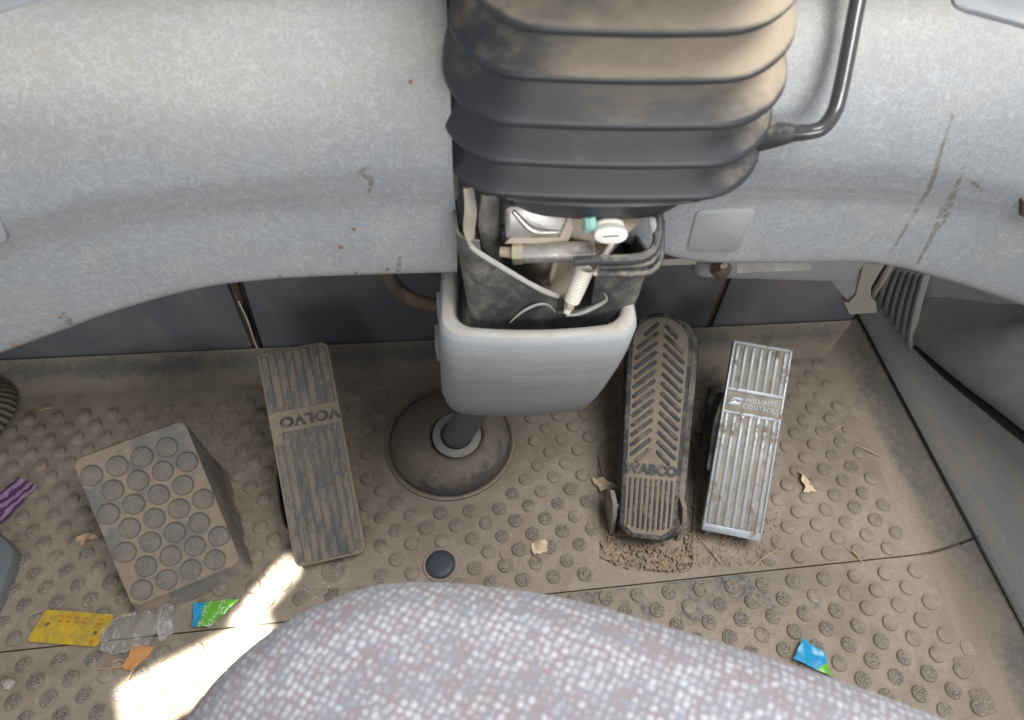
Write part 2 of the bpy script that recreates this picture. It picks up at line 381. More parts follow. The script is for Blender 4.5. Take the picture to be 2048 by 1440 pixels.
M['matedge'] = dusty('scuffed_mat_edge', (0.13, 0.128, 0.12), (0.20, 0.19, 0.175), (0.35, 0.295, 0.235), 0.30, 0.58, 26, 0.9, 0.75, 350, 0.4, streak=(.8, .3, .6), up0=.78)
M['doorrub'] = dusty('dusty_black_rubber', (0.21, 0.215, 0.22), (0.28, 0.285, 0.285), (0.42, 0.395, 0.355), 0.40, 0.78, 12, 0.1, 0.6, 500, 0.4)
M['seal'] = plain('black_seal', (0.008, 0.008, 0.009), 0.4)
M['greige'] = dusty('beige_bracket', (0.30, 0.28, 0.245), None, (0.36, 0.31, 0.245), 0.4, 0.8, 14, 0.2, 0.6)
M['module'] = dusty('grey_module', (0.26, 0.265, 0.27), None, (0.32, 0.28, 0.22), 0.42, 0.7, 12, 0.2, 0.6)
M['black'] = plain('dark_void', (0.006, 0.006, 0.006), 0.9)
M['hose'] = dusty('dusty_brown_hose', (0.07, 0.055, 0.045), None, (0.24, 0.175, 0.12), 0.4, 0.6, 20, 0.2, 0.7)
M['chrome'] = dusty('black_chrome_lever', (0.045, 0.045, 0.05), (0.07, 0.07, 0.075), (0.30, 0.24, 0.19), 0.62, 0.85, 25, 0.0, 0.16, 300, 0.1, spec=0.9)
M['washer'] = dusty('pale_nylon_washer', (0.46, 0.45, 0.43), None, (0.40, 0.33, 0.25), 0.42, 0.75, 30, 0.0, 0.5)
M['plug'] = dusty('blue_black_plug', (0.035, 0.045, 0.065), (0.07, 0.08, 0.10), DUST, 0.55, 0.75, 40, 0.0, 0.5)
M['rubbergrey'] = dusty('grey_corrugated_sleeve', (0.16, 0.165, 0.17), None, (0.36, 0.31, 0.25), 0.45, 0.75, 40, 0.1, 0.5)
M['pleat'] = dusty('khaki_pleated_boot', (0.17, 0.15, 0.115), None, (0.27, 0.235, 0.17), 0.35, 0.65, 20, 0.0, 0.8)
M['straw'] = plain('dry_straw', (0.46, 0.36, 0.21), 0.8, var=0.3, scale=200)
M['crumb'] = plain('dirt_crumb', (0.37, 0.285, 0.205), 0.95, var=0.45, scale=300)
M['shaving'] = plain('metal_shaving', (0.62, 0.62, 0.63), 0.3, 0.6, var=0.4, scale=500)
M['cream'] = plain('cream_husk', (0.72, 0.58, 0.40), 0.7, var=0.35, scale=150)

# ================================================================== THE SETTING
def struct(o): return tag(o, kind='structure')
struct(mk('floor', *rbox(2.0, 1.25, 0.02, 0.002, 1, Matrix.Translation((-0.05, 0.225, -0.018))), M['mat']))
# bulkhead ahead of the pedals: a backing with three dotted panels and dark strips between them
BP, BN = Vector((0, 0.689, 0)), Vector((-0.045, -1, 0.10)).normalized()
def bh(u, v): return on(u, v, p=BP, n=BN)
BX = Vector((1, -0.045, 0)); BZ = Vector((0, 0.10, 1)).normalized()
BM = frame(BP, BX, BZ)                     # local x across, y up, z toward the driver
firewall = mk('firewall', *rbox(1.9, 0.70, 0.02, 0.002, 1, BM @ Matrix.Translation((-0.05, 0.33, -0.022))), M['darkmetal']); struct(firewall)
FRAME[firewall.name] = Matrix.Translation(firewall.location)
def bloc(u, v):
    q = BM.inverted() @ bh(u, v); return (q.x, q.y)
def panel_poly(a0, a1, b0, b1): return [a0, a1, b1, b0]
s1a, s1b = bloc(450, 560), bloc(512, 712); s1c, s1d = bloc(484, 560), bloc(531, 712)
s2a, s2b = bloc(1452, 555), bloc(1405, 672); s2c, s2d = bloc(1464, 555), bloc(1417, 672)
def ext(a, b, y): t = (y-a[1])/(b[1]-a[1]); return (a[0]+(b[0]-a[0])*t, y)
yl, yh = 0.02, 0.62
for poly in ([(-0.95, yl), ext(s1a, s1b, yl), ext(s1a, s1b, yh), (-0.95, yh)],
             [ext(s1c, s1d, yl), ext(s2a, s2b, yl), ext(s2a, s2b, yh), ext(s1c, s1d, yh)],
             [ext(s2c, s2d, yl), (0.78, yl), (0.78, yh), ext(s2c, s2d, yh)]):
    mk('firewall_panel', *plate(poly, -0.012, 0.0, 0.002, BM), M['dots'], firewall)
def onbh(u, v, off): return bh(u, v)+BM.to_3x3() @ Vector((0, 0, off))
mk('seam_strip', *tube([onbh(462, 560, -.006), onbh(490, 640, -.006), onbh(520, 712, -.006)], 0.006, 8, flat=0.6), M['hose'], firewall)
mk('wire', *tube([onbh(478, 600, .002), onbh(497, 640, .004), onbh(510, 680, .003), onbh(519, 702, .002)], 0.0013, 6, samples=10), M['white'], firewall)
mk('seam_strip', *tube([onbh(1456, 555, -.006), onbh(1432, 615, -.006), onbh(1410, 672, -.006)], 0.007, 8, flat=0.6), M['hose'], firewall)
struct(mk('side_wall', *rbox(0.03, 1.5, 1.36, 0.004, 1, Matrix.Translation((-0.84, -0.02, 0.66))), M['kick']))

struct(mk('dashboard', *rbox(1.7, .40, .10, .03, 3, Matrix.Translation((-.02, .66, .775))), plain('dash_top_grey', (.2, .21, .22), .6)))
# ------------------------------------------------------------------ floor mats with their studs
SEAM = 0.279; RX = 0.588
def circ(c, r, n=28): return [(c.x+r*math.cos(2*math.pi*i/n), c.y+r*math.sin(2*math.pi*i/n)) for i in range(n)]
def fl(u, v, z=0.0): q = on(u, v, z=z); return Vector((q.x, q.y))
boot_c = fl(900, 882)
brake_hole = [fl(*q) for q in ((1199, 1115), (1197, 985), (1194, 915), (1206, 885), (1236, 868), (1300, 862), (1372, 868), (1392, 905), (1392, 960), (1384, 1085), (1386, 1120), (1378, 1140), (1350, 1146), (1250, 1139))]
brake_hole = [Vector((p.x, p.y)) for p in catmull([Vector((q.x, q.y, 0)) for q in brake_hole]+[Vector((brake_hole[0].x, brake_hole[0].y, 0))], 42)[:-1]]
clutch_hole = [fl(*q) for q in ((552, 935), (562, 928), (640, 928), (650, 1000), (640, 1066), (590, 1070), (572, 1058), (562, 1030))]
XL = -0.82
def fy(x): return 0.642-0.045*x
front_outline = [(XL, SEAM+.001), (RX, SEAM+.001), (RX, fy(RX)), (XL, fy(XL))]
rear_outline = [(XL, -0.35), (RX, -0.35), (RX, SEAM-.001), (XL, SEAM-.001)]
mats = []; sheets = []
for lab, outl, holes in (('brown dusty studded rubber mat around the pedals, ahead of the floor seam', front_outline, [brake_hole, clutch_hole]),
                         ('brown dusty studded rubber mat behind the floor seam, reaching under the seat', rear_outline, [])):
    t = thing('floor_mat', lab, 'floor mat', (0, (outl[0][1]+outl[2][1])/2, 0), 'studded rubber floor mats')
    sh_ = mk('sheet', *holed([Vector(p) for p in outl], holes, -0.0075, 0.0), M['mat'], t); mats.append(t); sheets.append(sh_)
def strip(rows, thick):
    top = [list(r) for r in rows]; n = len(rows[0])
    bot = [[p-Vector((0, 0, thick)) for p in r] for r in rows]
    V, Fc = loft(top, False); V2, F2 = loft(bot, False)
    return join((V, Fc), (V2, F2))
# front ramp and right ramp of the mats
def ramp_rows(a, b, prof):
    return [[a+o, b+o] for o in prof]
pf = [Vector((0, y, z)) for y, z in ((0, 0), (0.012, 0.0015), (0.022, 0.007), (0.034, 0.020), (0.043, 0.034), (0.047, 0.036), (0.048, 0.030))]
mk('upturned_edge', *strip(ramp_rows(Vector((XL, fy(XL), 0)), Vector((RX+.05, fy(RX+.05), 0)), pf), 0.004), M['matedge'], mats[0])
pr = [Vector((x, 0, z)) for x, z in ((0, 0), (0.012, 0.002), (0.026, 0.012), (0.044, 0.032), (0.054, 0.046), (0.058, 0.047), (0.059, 0.04))]
mk('upturned_edge', *strip(ramp_rows(Vector((RX, SEAM+.002, 0)), Vector((RX, 0.66, 0)), pr), 0.004), M['matedge'], mats[0])
mk('upturned_edge', *strip(ramp_rows(Vector((RX, -0.35, 0)), Vector((RX, SEAM-.002, 0)), pr), 0.004), M['matedge'], mats[1])
# stud: a low disc with softened shoulder
SR = 0.0093
def stud_mesh(name, r, h, n=16):
    V, Fc = lathe([(r*1.10, -0.0002), (r*1.0, h*0.62), (r*0.98, h*0.90), (r*0.93, h)], n, None, False, True)
    me = bpy.data.meshes.new(name); me.from_pydata([v[:] for v in V], [], Fc); finish(me, M['stud'], 45); return me
stud_me = stud_mesh('stud', SR, 0.0038); wide_me = stud_mesh('stud', 0.0155, 0.003, 20)
def inside(p, poly):
    c = False; n = len(poly)
    for i in range(n):
        a, b = poly[i], poly[i-1]
        if (a[1] > p[1]) != (b[1] > p[1]) and p[0] < (b[0]-a[0])*(p[1]-a[1])/(b[1]-a[1])+a[0]: c = not c
    return c
grow = lambda poly, d: inset2(poly, -d)
clutch_plate = [fl(*q) for q in ((592, 1075), (700, 1060), (752, 1075), (766, 1140), (745, 1178), (610, 1180))]
accel_bare = [fl(*q) for q in ((1385, 1030), (1560, 1030), (1530, 1130), (1380, 1150))]
avoid = [grow(brake_hole, .008), grow(clutch_hole, .012), clutch_plate, accel_bare,
         [fl(*q) for q in ((262, 1200), (485, 1120), (440, 900), (380, 880), (175, 950))]]
PX, PY = 0.0418, 0.0208
spots = [[], []]
for k, (y0, y1, ya, xa) in enumerate(((SEAM, 0.645, 0.3665, -0.1005), (-0.02, SEAM, 0.2405, 0.382))):
    for j in range(-30, 30):
        for i in range(-40, 40):
            x = xa+(i+(0.5 if j % 2 else 0))*PX; y = ya+j*PY-0.020*(x-xa)
            if not (y0+.012 < y < min(y1, fy(x))-.010): continue
            if not (XL+.02 < x < RX-.012): continue
            if (Vector((x, y))-boot_c).length < 0.112 or any(inside((x, y), a) for a in avoid): continue
            if (Vector((x, y))-fl(880, 1130)).length < 0.028: continue
            u, v, d = proj((x, y, 0))
            if not (-40 < u < 2090 and 600 < v < 1480): continue
            if v > 1500 - 0: continue
            spots[k].append((d, x, y))
for k, t in enumerate(mats):
    spots[k].sort()
    L = FRAME[t.name].translation
    for i, (d, x, y) in enumerate(spots[k][:300]):
        o = bpy.data.objects.new('stud', stud_me); col.objects.link(o); o.parent = sheets[k]
        o.location = Vector((x, y, 0))-L; o.rotation_euler = (0, 0, random.random()*6.28); sc = random.uniform(.97, 1.03); o.scale = (sc, sc, random.uniform(.75, 1.1))
    rest = spots[k][300:]
    if rest:
        base = lathe([(SR*1.10, -0.0002), (SR, .0012), (SR*.965, .0018), (SR*.90, .0021)], 14, None, False, True)
        o = mk('far_studs', *join(*[([v+Vector((x, y, 0)) for v in base[0]], base[1]) for d, x, y in rest]), M['stud'], sheets[k], ang=60)
        tag(o, kind='stuff')
    print('studs', k, len(spots[k]))
for q, s in (((668, 1142), 1.0),):
    o = bpy.data.objects.new('stud', wide_me); col.objects.link(o); o.parent = sheets[0]
    o.location = on(*q, z=0.002)-FRAME[mats[0].name].translation
# flat rubber land in front of the clutch, rim of the clutch slot, round-ended pads at the right border
mk('land', *plate([fl(*q) for q in ((604, 1090), (640, 1072), (740, 1072), (754, 1085), (764, 1140), (756, 1168), (740, 1176), (618, 1180), (604, 1170))], -0.001, 0.0022, 0.0015), M['mat'], mats[0])
mk('slot_rim', *tube([on(u, v, z=.001) for u, v in ((566, 925), (553, 934), (551, 960), (556, 1010), (564, 1045), (574, 1060), (590, 1071))], 0.0035, 8, samples=30), M['mat'], mats[0])
mk('slot_shade', *plate([fl(*q) for q in ((545, 920), (660, 920), (660, 1075), (575, 1075))], -0.0079, -0.0072, 0.0002), M['black'], mats[0])  # flat black sheet, painted as the darkness inside the slot
for (u, v), wd, ln, an in (((1953, 1265), .024, .017, -.1), ((1941, 1297), .024, .017, -.1), ((1928, 1330), .024, .017, -.1), ((1966, 1404), .026, .028, 0), ((2024, 1402), .026, .028, 0)):
    c = on(u, v, z=0); Mx = Matrix.Translation(c) @ Matrix.Rotation(an, 4, 'Z')
    mk('border_pad', *plate(rrect(-wd/2, wd/2, -ln/2, ln/2, .005), -.0005, .0016, .0012, Mx), M['stud'], mats[1])

# ------------------------------------------------------------------ right side of the footwell
wp0, wp1 = Vector((RX+.056, 0.70, 0.045)), Vector((RX+.056, -0.35, 0.045))
def wall_rows(a, b, prof): return [[a+Vector(p), b+Vector(p)] for p in prof]
kick = thing('kick_panel', 'scuffed blue-grey kick panel rising from the right edge of the mat', 'panel', (RX+.08, 0.2, 0.03))
kp = [(-.004, 0, -.03), (0, 0, 0), (.004, 0, .03), (.022, 0, .12), (.040, 0, .24)]
mk('panel', *strip(wall_rows(wp0, wp1, kp), 0.004), M['kick'], kick)
mk('edge_seal', *tube([wp0+Vector((-.003, 0, .001)), wp1+Vector((-.003, 0, .001))], 0.0022, 8), M['seal'], kick)

# ================================================================== DASH PANELS
def surf(rows, nu, nv):
    """rows: list of curves, each a list of world points; smooth grid"""
    cs = [catmull(r, nu) for r in rows]
    grid = [catmull([c[i] for c in cs], nv) for i in range(nu+1)]
    return grid
def dash_part(name, rows, parent, mat, ret=0.03, nu=60, nv=50, sides=(True, True), th=0.004):
    g = surf(rows, nu, nv)
    V, Fc = loft(g, False)
    # returns along the lower edge and the two ends
    parts = [(V, Fc)]
    bot = [c[0] for c in g]
    parts.append(loft([bot, [p+Vector((0, th*.7, -th*.5)) for p in bot], [p+Vector((0, ret, th*.6)) for p in bot]], False))
    if sides[0]: parts.append(loft([g[0], [p+Vector((0, ret, 0)) for p in g[0]]], False))
    if sides[1]: parts.append(loft([g[-1], [p+Vector((0, ret, 0)) for p in g[-1]]], False))
    V, Fc = join(*parts)
    o = mk(name, V, Fc, mat, parent, ang=40)
    return o, g
def crv(pts, y, dv=0.0, f=None): return [on(u, v+dv, y=(y if f is None else y+f*(u))) for u, v in pts]
uL = [-280, -70, 0, 120, 230, 400, 560, 740, 914]
botL = [812, 732, 706, 662, 622, 576, 557, 549, 544]
creL = [575, 505, 482, 452, 428, 408, 396, 388, 383]
def rowsL():
    U = lambda vs, y, shift=None: [on(u + (0 if shift is None else shift*(1 if i == len(uL)-1 else 0)), v, y=y) for i, (u, v) in enumerate(zip(uL, vs))]
    mixv = lambda t: [b+(c-b)*t for b, c in zip(botL, creL)]
    return [U(botL, .432), U(mixv(.06), .428), U(mixv(.45), .4265), U(mixv(.78), .4262, -3), U(mixv(.93), .4238, -5), U([c-10 for c in creL], .4205, -7),
            U([c-60 for c in creL], .4165, -9), U([230]*9, .422, -12), U([120]*9, .439, -16), U([20]*9, .464, -20), U([-70]*9, .50, -24), U([-190]*9, .56, -28)]
lt = thing('dash_panel', 'light grey grained plastic knee panel left of the steering column', 'dash panel', (-0.25, 0.45, 0.4))
dl, gl = dash_part('panel', rowsL(), lt, M['dash'], nu=68, nv=78)
uR = [1215, 1300, 1400, 1560, 1750, 1900, 2048, 2130, 2330]
botR = [478, 500, 523, 526, 527, 562, 611, 640, 722]
creR = [392, 386, 381, 377, 380, 392, 420, 440, 500]
def rowsR():
    U = lambda vs, y: [on(u, v, y=y) for u, v in zip(uR, vs)]
    mixv = lambda t: [b+(c-b)*t for b, c in zip(botR, creR)]
    return [U(botR, .442), U(mixv(.06), .438), U(mixv(.45), .4365), U(mixv(.78), .4362), U(mixv(.93), .4338), U([c-10 for c in creR], .4305),
            U([c-60 for c in creR], .4265), U([230]*9, .432), U([120]*9, .449), U([20]*9, .474), U([-70]*9, .51), U([-190]*9, .57)]
rt = thing('dash_panel', 'light grey grained plastic knee panel right of the steering column', 'dash panel', (0.4, 0.45, 0.4))
dr, gr = dash_part('panel', rowsR(), rt, M['dash'], nu=68, nv=78)
def near(g, u, v, off=0.004):
    """point and outward frame on a dash surface"""
    best = None
    for i in range(len(g)-1):
        for j in range(len(g[0])-1):
            p = g[i][j]; a, b, _ = proj(p); d = (a-u)**2+(b-v)**2
            if best is None or d < best[0]: best = (d, i, j)
    _, i, j = best
    p = g[i][j]; n = (g[i+1][j]-p).cross(g[i][j+1]-p).normalized()
    if n.y > 0: n = -n
    q = on(u, v, p=p, n=n)
    return q+n*off, n
def patch(name, g, pts, mat, parent, th=0.003, low=0.001):
    """a flat plate following the dash surface"""
    up = [near(g, u, v, th) for u, v in pts]; dn = [q-n*(th+low) for q, n in up]
    top = [q for q, n in up]; c = sum(top, Vector())/len(top)
    ins = [p+(c-p)*0.05 for p in top]; side = [p-n*th*.4 for p, n in up]
    V, Fc = loft([dn, side, ins], True, False, True)
    return mk(name, V, Fc, mat, parent, ang=50)
def rounded(pts, r=0.25, n=4):
    out = []; m = len(pts)
    for i in range(m):
        a, b, c = Vector(pts[i-1]), Vector(pts[i]), Vector(pts[(i+1) % m])
        p, q = b+(a-b)*r, b+(c-b)*r
        for k in range(n+1):
            t = k/n; s = p.lerp(b, t).lerp(b.lerp(q, t), t); out.append((s.x, s.y))
    return out
M['dashflat'] = mat_leather('grey_smooth_plastic', (0.32, 0.335, 0.35), (0.45, 0.47, 0.5), 1.6, 0.3, False)
M['trim'] = mat_leather('dark_trim_plastic', (0.30, 0.32, 0.345), (0.45, 0.47, 0.5), 1.3, 0.5, False)
patch('cover_pad', gr, rounded([(1393, 419), (1513, 417), (1480, 499), (1373, 500)], .14), M['dashflat'], rt, 0.0022)
patch('trim_panel', gr, rounded([(1893, -60), (2120, -60), (2120, 76), (1905, 18)], .16), M['trim'], rt, 0.004)
patch('trim_panel', gl, rounded([(-60, -60), (150, -60), (95, 0), (-60, 46)], .05), M['trim'], lt, 0.004)
patch('trim_panel', gl, rounded([(-60, 340), (-20, 360), (19, 474), (-60, 505)], .08), M['trim'], lt, 0.004)
patch('trim_panel', gr, rounded([(2040, 395), (2110, 380), (2110, 445), (2039, 428)], .1), M['hose'], rt, 0.004)
# greasy handprint drips and mud specks on the knee panels
M['smear'] = dusty('greasy_smear', (0.20, 0.195, 0.18), None, (0.26, 0.245, 0.22), 0.35, 0.7, 60, 0, 0.45)
_t = NT.__new__(NT); _t.m = M['smear']; _t.t = M['smear'].node_tree; _t.b = _t.t.nodes['Principled BSDF']; _t.pos = _t.n('ShaderNodeNewGeometry').outputs['Position']
_t.put(_t.b.inputs['Alpha'], _t.ramp(_t.noise(130, 5, 0.7), 0.38, 0.66, 0.0, 0.75))
M['mud'] = plain('mud_speck', (0.20, 0.12, 0.07), 0.9, var=0.4, scale=300)
def smear(g, parent, path, wds, mat='smear', nm='stain'):
    P = catmull([Vector((u, v, 0)) for u, v in path], 14)
    L, Rr = [], []
    for i, p in enumerate(P):
        t = i/14*(len(wds)-1); k = min(int(t), len(wds)-2); wv = (wds[k]+(wds[k+1]-wds[k])*(t-k))*random.uniform(.8, 1.2)
        d = (P[min(i+1, 14)]-P[max(i-1, 0)]).normalized(); nrm = Vector((-d.y, d.x, 0))
        a, b = p+nrm*wv/2, p-nrm*wv/2
        L.append(near(g, a.x, a.y, .0004)[0]); Rr.append(near(g, b.x, b.y, .0004)[0])
    mk(nm, *loft([L, Rr], False), M[mat], parent)
smear(gr, rt, [(1905, 230), (1880, 310), (1862, 370), (1815, 450), (1765, 530)], [5, 7, 9, 6, 4])
smear(gr, rt, [(1940, 300), (1915, 370), (1893, 420), (1860, 480), (1825, 545)], [3, 8, 20, 9, 4])
smear(gr, rt, [(1933, 357), (1950, 368), (1966, 382)], [3, 9, 4])
smear(gl, lt, [(712, 342), (735, 346), (742, 362), (737, 386)], [3, 24, 14, 4])
smear(gl, lt, [(800, 512), (798, 530), (796, 545)], [6, 10, 8])
smear(gl, lt, [(125, 625), (135, 640), (142, 650)], [12, 18, 10])
for g, pr_, u, v, r in ((gl, lt, 682, 494, 5), (gl, lt, 708, 458, 4), (gl, lt, 821, 164, 3), (gl, lt, 712, 545, 4), (gl, lt, 775, 538, 4), (gl, lt, 560, 552, 4), (gl, lt, 120, 634, 4), (gl, lt, 30, 690, 6)):
    c, n = near(g, u, v, 0.0); rr = r*0.00036
    mk('mud_speck', *lathe([(rr*1.3, 0), (rr, rr*.5), (rr*.3, rr*.8)], 7, frame(c, n.orthogonal(), n.cross(n.orthogonal())), False, True), M['mud'], pr_)

# ================================================================== STEERING COLUMN
def rr_ring(F, wd, h, r, beta, bow=0.0, n=9):
    """rounded-rectangle ring whose front middle is F; leans by beta"""
    ra = R(-7.5); xv = Vector((math.cos(ra), math.sin(ra), 0)); yb = Vector((-math.sin(ra)*math.cos(beta), math.cos(ra)*math.cos(beta), math.sin(beta))); c = F+yb*h
    base = [Vector(p) for p in rrect(-wd, wd, -h, h, r, n)]; dense = []
    for i in range(len(base)):
        a, b = base[i-1], base[i]; m = 16 if i % (n+1) == 0 else 1
        for k in range(1, m+1):
            p = a.lerp(b, k/m); q = max(0.0, -p.y/h)
            p.y -= (1-(p.x/wd)**2)*bow*q*q; dense.append(p)
    return [c+xv*p.x+yb*p.y for p in dense]
BETA = R(16)
lipd = [(-290, 1075, 1705, .312), (-165, 1040, 1682, .325), (-48, 1000, 1655, .338), (60, 945, 1626, .352), (155, 921, 1607, .363), (248, 908, 1588, .373), (325, 903, 1556, .381), (390, 906, 1531, .388)]
lips = []
for v, a, b, y in lipd:
    a, b = a-24, b-10
    Fp = on((a+b)/2, v, y=y); dep = (Fp-CO).dot(FW)
    lips.append((Fp, (b-a)/2/FPX*(dep+.012)))
bel = thing('steering_bellows', 'black rubber accordion bellows with tan dust around the steering column', 'column boot', lips[-1][0])
rings = []
def ringat(k, t, ins, bow=.006):
    (F0, w0), (F1, w1) = lips[k-1], lips[k]
    F_ = F0.lerp(F1, t); wd = w0+(w1-w0)*t
    return rr_ring(F_+Vector((0, math.cos(BETA), math.sin(BETA)))*ins, wd-ins*.42, 0.085-ins, 0.048, BETA, bow)
for k in range(1, len(lips)):
    for t, ins in ((-.02, .034), (.08, .0305), (.30, .0225), (.55, .0135), (.74, .0062), (.84, .0020), (.89, 0.0), (.95, -.0004), (1.0, .0004), (1.03, .0034)):
        rings.append(ringat(k, t, ins))
F5, w5 = lips[-1]
ax = Vector((0, -math.sin(BETA), math.cos(BETA)))
yb_ = Vector((0, math.cos(BETA), math.sin(BETA)))
for dz, fi, si in ((.0035, .0040, .010), (.006, .0045, .024), (.014, .0050, .030), (.026, .0075, .035), (.030, .012, .040), (.031, .030, .060)):
    rings.append(rr_ring(F5-ax*dz+yb_*fi, w5-si, 0.085-fi, 0.045, BETA, .012))
# counts of ring points must agree
nmin = min(len(r) for r in rings)
def resample(r, n):
    L = [0]; m = len(r)
    for i in range(m): L.append(L[-1]+(r[(i+1) % m]-r[i]).length)
    out = []; k = 0
    for i in range(n):
        d = L[-1]*i/n
        while L[k+1] < d: k += 1
        f = (d-L[k])/max(1e-9, L[k+1]-L[k]); out.append(r[k].lerp(r[(k+1) % m], f))
    return out
mk('folds', *loft(rings, True, True, True), M['boot'], bel, ang=70)

lev = thing('column_lever', 'glossy black bent metal lever right of the rubber bellows', 'lever', on(1595, 268, y=.40))
P = [on(1752, -260, d=.455), on(1740, -150, d=.465), on(1728, -60, d=.47), on(1712, 20, d=.475), on(1697, 100, d=.48), on(1680, 185, d=.485), on(1668, 225, d=.487), on(1645, 255, d=.49), on(1618, 264, d=.492), on(1590, 266, d=.495)]
mk('rod', *tube(P, .0056, 14, samples=60), M['chrome'], lev)
mk('sleeve', *tube([on(1610, 265, d=.494), on(1588, 266, d=.496), on(1565, 268, d=.50), on(1520, 272, d=.51)], [.0058, .0062, .0085, .0115], 14, samples=12), M['cable'], lev)

# lower shroud: an open grey bucket
ZR = 0.445
def zx(u, v, z=ZR): return on(u, v, z=z)
xl, xr = on(878, 640, z=ZR).x, on(1279, 630, z=ZR).x; yf = on(1080, 668, z=ZR).y
shr = thing('column_shroud', 'grey scuffed plastic lower shroud bucket below the broken column cover', 'shroud', ((xl+xr)/2, yf+.06, .32))
def bring(x0, x1, y0, y1, r, z, bow=.008):
    pts = []
    base = rrect(x0, x1, y0, y1, r, 7)
    for i in range(len(base)):
        a, b = Vector(base[i-1]), Vector(base[i]); m = 10 if (b-a).length > .03 else 1
        for k in range(1, m+1):
            p = a.lerp(b, k/m); mx = (x0+x1)/2
            if p.y < y0+r*1.01: p.y -= max(0, 1-((p.x-mx)/((x1-x0)/2))**2)*bow
            pts.append(p)
    rb = Matrix.Rotation(R(-4.5), 2); pv = Vector((xl+.085, yf+.03))
    return [Vector(((rb @ (p-pv))+pv).to_3d()[:2]+(z,)) for p in pts]
xb0, xb1 = on(886, 795, z=.335).x, on(1196, 788, z=.335).x; yb0 = on(1040, 828, z=.325).y
outer = []
for t, z in ((0, ZR), (.02, ZR-.003), (.06, ZR-.008), (.25, ZR-.03), (.5, .39), (.75, .362), (.9, .345), (.97, .328), (1.0, .321), (1.03, .316)):
    e = 0 if t < .95 else (t-.95)*.12
    rim = .003 if t == 0 else .001 if t == .02 else 0
    bulge = 0.006*math.sin(min(1, t)*math.pi)
    x1 = xr+(xb1-xr)*(t**1.4 if t <= 1 else 1)
    outer.append(bring(xl+(xb0-xl)*t+e+rim, x1-e-rim, yf+(yb0-yf)*t+e+rim-bulge*.6, .50, .019, z, .007))
outer = [resample(r, 110) for r in outer]
mk('body', *loft(outer, True, False, True), M['shroud'], shr, ang=50)
inn = [bring(xl+i, xr-i, yf+i, .50-i, .018, z, .007) for i, z in ((.003, ZR), (.006, ZR+.0015), (.011, ZR+.001), (.0135, ZR-.003), (.015, ZR-.02), (.018, .36))]
inn = [resample(r, 110) for r in inn]
mk('rim', *loft(inn, True, False, True), M['shroud_rim'], shr, ang=60)
for (u, v) in ((875, 655), (871, 720)):
    c = on(u, v, z=.42 if v < 700 else .39); mk('side_tab', *rbox(.006, .03, .022, .002, 2, Matrix.Translation(c+Vector((.004, .02, 0)))), M['shroud'], shr)
mk('bolt', *tube([on(1247, 690, z=.42)+Vector((-.01, .03, 0)), on(1262, 682, z=.42)+Vector((0, .03, 0))], .006, 8), M['hose'], shr)

# broken black cover standing in the bucket: U shaped wall with a torn upper edge
YC = yf+.020
cx0, cx1 = on(928, 560, y=YC).x, on(1250, 600, y=YC).x
brk = thing('broken_cover', 'torn black plastic inner cover standing in the grey shroud', 'column cover', ((cx0+cx1)/2, YC+.03, .43))
def zc(u, v, y=None): return on(u, v, y=YC if y is None else y)
front = [(926, 488), (936, 492), (950, 500), (1000, 530), (1060, 566), (1112, 592), (1115, 596), (1116, 626), (1132, 629), (1160, 624), (1195, 608), (1210, 598), (1206, 582), (1192, 548), (1230, 546), (1275, 544)]
cols = []
rc = .018
def plan(s):           # walk of the U in plan, s along the path from back left to back right
    return s
path = []              # (x, y, ztop)
lz = on(930, 380, y=YC+.075).z
for k in range(8): path.append((cx0-.004, YC+.085-(.085-rc)*k/7, zc(928, 486).z+(lz-zc(928, 486).z)*(1-k/7)**.8))
for k in range(1, 7):
    a = R(180+90*k/6); path.append((cx0-.004+rc+rc*math.cos(a), YC+rc+rc*math.sin(a), zc(926, 486).z))
fp = [zc(u, v) for u, v in front]
x0f = path[-1][0]
dense = []
for i in range(len(fp)-1):
    n = max(1, int((fp[i+1]-fp[i]).length/.003))
    for k in range(n): dense.append(fp[i].lerp(fp[i+1], k/n))
for p in dense:
    if p.x > x0f+.001: path.append((p.x, YC-.0*(p.x), p.z+random.uniform(-.0005, .0005)))
xe = path[-1][0]; ztr = path[-1][2]
for k in range(1, 7):
    a = R(270+90*k/6); path.append((xe+rc*math.cos(a), YC+rc+rc*math.sin(a), ztr+.001*k))
zr2 = on(1308, 440, y=YC+.085).z
for k in range(1, 9): path.append((xe+rc, YC+rc+(.085-rc)*k/8, ztr+.006+(zr2-ztr-.006)*(k/8)**.7))
pts3 = [Vector(p) for p in path]
outer_t, inner_t, outer_b, inner_b = [], [], [], []
cmid = Vector(((cx0+cx1)/2, YC+.05, 0))
for i, p in enumerate(pts3):
    t = (pts3[min(i+1, len(pts3)-1)]-pts3[max(i-1, 0)]); t.z = 0
    n = Vector((-t.y, t.x, 0)).normalized() if t.length > 1e-7 else Vector((0, 1, 0))
    if n.dot(cmid-Vector((p.x, p.y, 0))) < 0: n = -n
    tk = n*.0026
    ta = .012 if p.x > cx0+.01 else .006
    outer_t.append(p.copy()); inner_t.append(p+tk); outer_b.append(Vector((p.x, p.y, .405))+n*.008); inner_b.append(Vector((p.x, p.y, .405))+tk+n*.008)
mid_o = [a.lerp(b, .5)-Vector((0, .002, 0)) for a, b in zip(outer_t, outer_b)]
mk('wall', *loft([inner_b, inner_t, outer_t, mid_o, outer_b], False), M['blackplastic'], brk, ang=40)
def edge(pts, r, y=None, flat=.6, nm='torn_edge', mat='torn', smp=24):
    mk(nm, *tube([zc(u, v)+Vector((0, -.001, 0)) for u, v in pts], r, 7, flat=flat, samples=smp), M[mat], brk)
